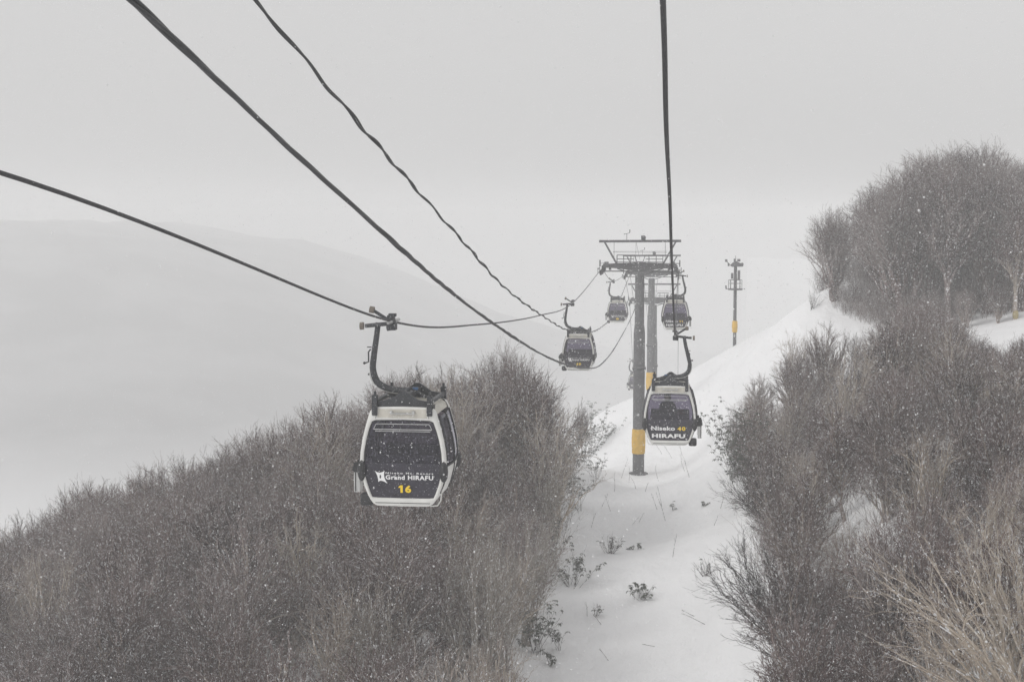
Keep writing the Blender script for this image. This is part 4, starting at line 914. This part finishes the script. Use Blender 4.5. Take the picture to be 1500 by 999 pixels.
for px, py, wp, hp_, ns, nc, ls, lab in (
    (893, 812, 26, 30, 26, 26, .12, 'brown and green twiggy shrub in mid run, left of the small leafy sprigs'), (938, 878, 42, 30, 9, 40, .19, 'largest dark leafy bush in the middle of the snow run'),
    (930, 806, 36, 16, 7, 18, .17, 'low dark leafy sprigs just right of the brown twiggy shrub'), (1033, 742, 18, 12, 6, 16, .17, 'small dark leafy bush near the right edge of the run'),
    (986, 750, 10, 18, 4, 7, .15, 'tiny upright leafy sprig alone in the upper middle of the run'), (1034, 846, 24, 28, 16, 4, .14, 'leafless fan of twigs with one leafy tuft on the right of the run'),
    (820, 955, 30, 44, 5, 14, .20, 'tall thin leafy sprig at the lower left edge of the run'), (806, 975, 24, 30, 5, 12, .20, 'low leafy sprig below the tall thin one at the lower left edge'),
    (872, 905, 22, 22, 6, 7, .14, 'sparse sprig with few leaves left of the largest leafy bush'), (838, 862, 70, 60, 16, 70, .2, 'spreading leafy shrub at the left edge of the run beneath the bare trees'),
    (805, 820, 80, 70, 20, 110, .2, 'dense dark leafy shrub inside the left wood edge'), (870, 700, 36, 40, 12, 30, .2, 'leafy shrub on the snowy bank left of the nearest pole'),
    (890, 640, 34, 20, 10, 26, .2, 'row of leafy sprigs on the crest left of the nearest pole'), (842, 745, 56, 60, 18, 80, .2, 'leafy shrub on the bank halfway along the left wood edge'),
    (1078, 700, 56, 100, 34, 260, .22, 'large dense evergreen bush at the tip of the lower right wood beside the run'), (1100, 740, 70, 120, 34, 300, .22, 'large dense evergreen bush just behind the tip of the lower right wood'),
    (862, 672, 60, 76, 30, 220, .22, 'dense dark evergreen bush at the right end of the left crest'), (832, 700, 70, 80, 30, 220, .22, 'dense dark evergreen bush next to the crest end of the left wood'),
    (785, 960, 60, 70, 18, 100, .2, 'leafy shrub in shade at the lower left edge of the run'), (1190, 455, 22, 30, 20, 0, .1, 'little bare bush on the open snow crest right of the mast'),
    (1250, 445, 50, 44, 40, 0, .1, 'low leafless bush on the snow crest below the hilltop trees')):
    x, y = onrun(px, py); s = y / F; sd += 1
    shrub('shrub', x, y, wp * s, hp_ * s, ns, nc, ls, sd, lab, stemr=.012)
r = np.random.RandomState(77)
stems = [(975, 765, 12, 42, -14), (963, 748, 6, 26, -6), (970, 742, 8, 30, -6), (985, 818, 4, 34, 3), (965, 705, 6, 22, -8), (900, 720, 4, 28, 6), (910, 700, 5, 34, 5), (921, 708, 4, 26, 4), (932, 716, 4, 20, -5),
         (1003, 690, 5, 26, -8), (1010, 700, 6, 30, -10), (1000, 668, 6, 22, -8), (985, 672, 6, 20, -9), (970, 665, 6, 18, -10), (945, 720, 4, 14, 3), (895, 752, 5, 24, -8), (880, 745, 5, 22, 8), (860, 905, 4, 26, -3),
         (882, 920, 8, 20, -10), (893, 968, 12, 18, -14), (965, 948, 4, 3, -22), (1035, 915, 10, 16, -34), (1045, 770, 6, 20, 6), (1055, 745, 6, 30, 4), (925, 770, 6, 14, 10), (935, 765, 6, 16, 6), (1020, 905, 5, 8, -20), (865, 775, 6, 26, 8), (850, 765, 6, 26, -6)]
for i, (px, py, w, hgt, dx) in enumerate(stems):
    x, y = onrun(px, py); s = y / F; z = gz(x, y)
    P = grow(r, np.array([[x, y, z - .08]]), np.array([[dx * s, r.normal(0, .2) * hgt * s, hgt * s]]), np.array([math.hypot(dx, hgt) * s + .1]), 6, .0, .07)
    R0 = np.linspace(.014, .006, 6)[None]; Q2, R2 = spawn(r, P, R0, 2, .5, .9, .2, .5, .3, 3, .05, .1, .008, .004)
    v, q_ = merge([tubes(P, R0, 4), tubes(Q2, R2, 3)]); o = link('dry_stem', np_mesh('dry_stem', v - np.array([x, y, z]), q_), None, M['dark_twig'], (x, y, z))
    tag(o, 'thin dry brown stem poking out of the open snow of the run', 'stem', 'dry stems on the snow run')

# ------------------------------------------------------------------ falling snow
r = np.random.RandomState(3); n = 120000
Yf = 3 + 52 * r.uniform(0, 1, n) ** .42; ax = r.uniform(-.60, .36, n); X = ax * Yf + r.normal(0, .5, n); Z = Yf * r.uniform(-.40, .22, n)
keep = Z > ground(X, Yf) + .1; X, Yf, Z = X[keep], Yf[keep], Z[keep]; n = len(X)
rad = r.uniform(.15, .70, n) ** 1.5 * Yf / 1422 * np.clip(14 / Yf, .55, 1) * np.where(r.uniform(0, 1, n) > .975, 1.8, 1) + .003; o8 = np.array([[1, 0, 0], [-1, 0, 0], [0, 1, 0], [0, -1, 0], [0, 0, 1], [0, 0, -1]], float)
V = np.stack([X, Yf, Z], -1)[:, None] + rad[:, None, None] * o8[None] * r.uniform(.6, 1.2, (n, 6, 1))
f8 = np.array([[0, 2, 4], [2, 1, 4], [1, 3, 4], [3, 0, 4], [2, 0, 5], [1, 2, 5], [3, 1, 5], [0, 3, 5]])
fs = (f8[None] + 6 * np.arange(n)[:, None, None]).reshape(-1, 3)
o = link('falling_snow', np_mesh('falling_snow', V.reshape(-1, 3), fs), None, M['flake']); tag(o, 'white snowflakes drifting through the air', 'snowfall', kind='stuff')
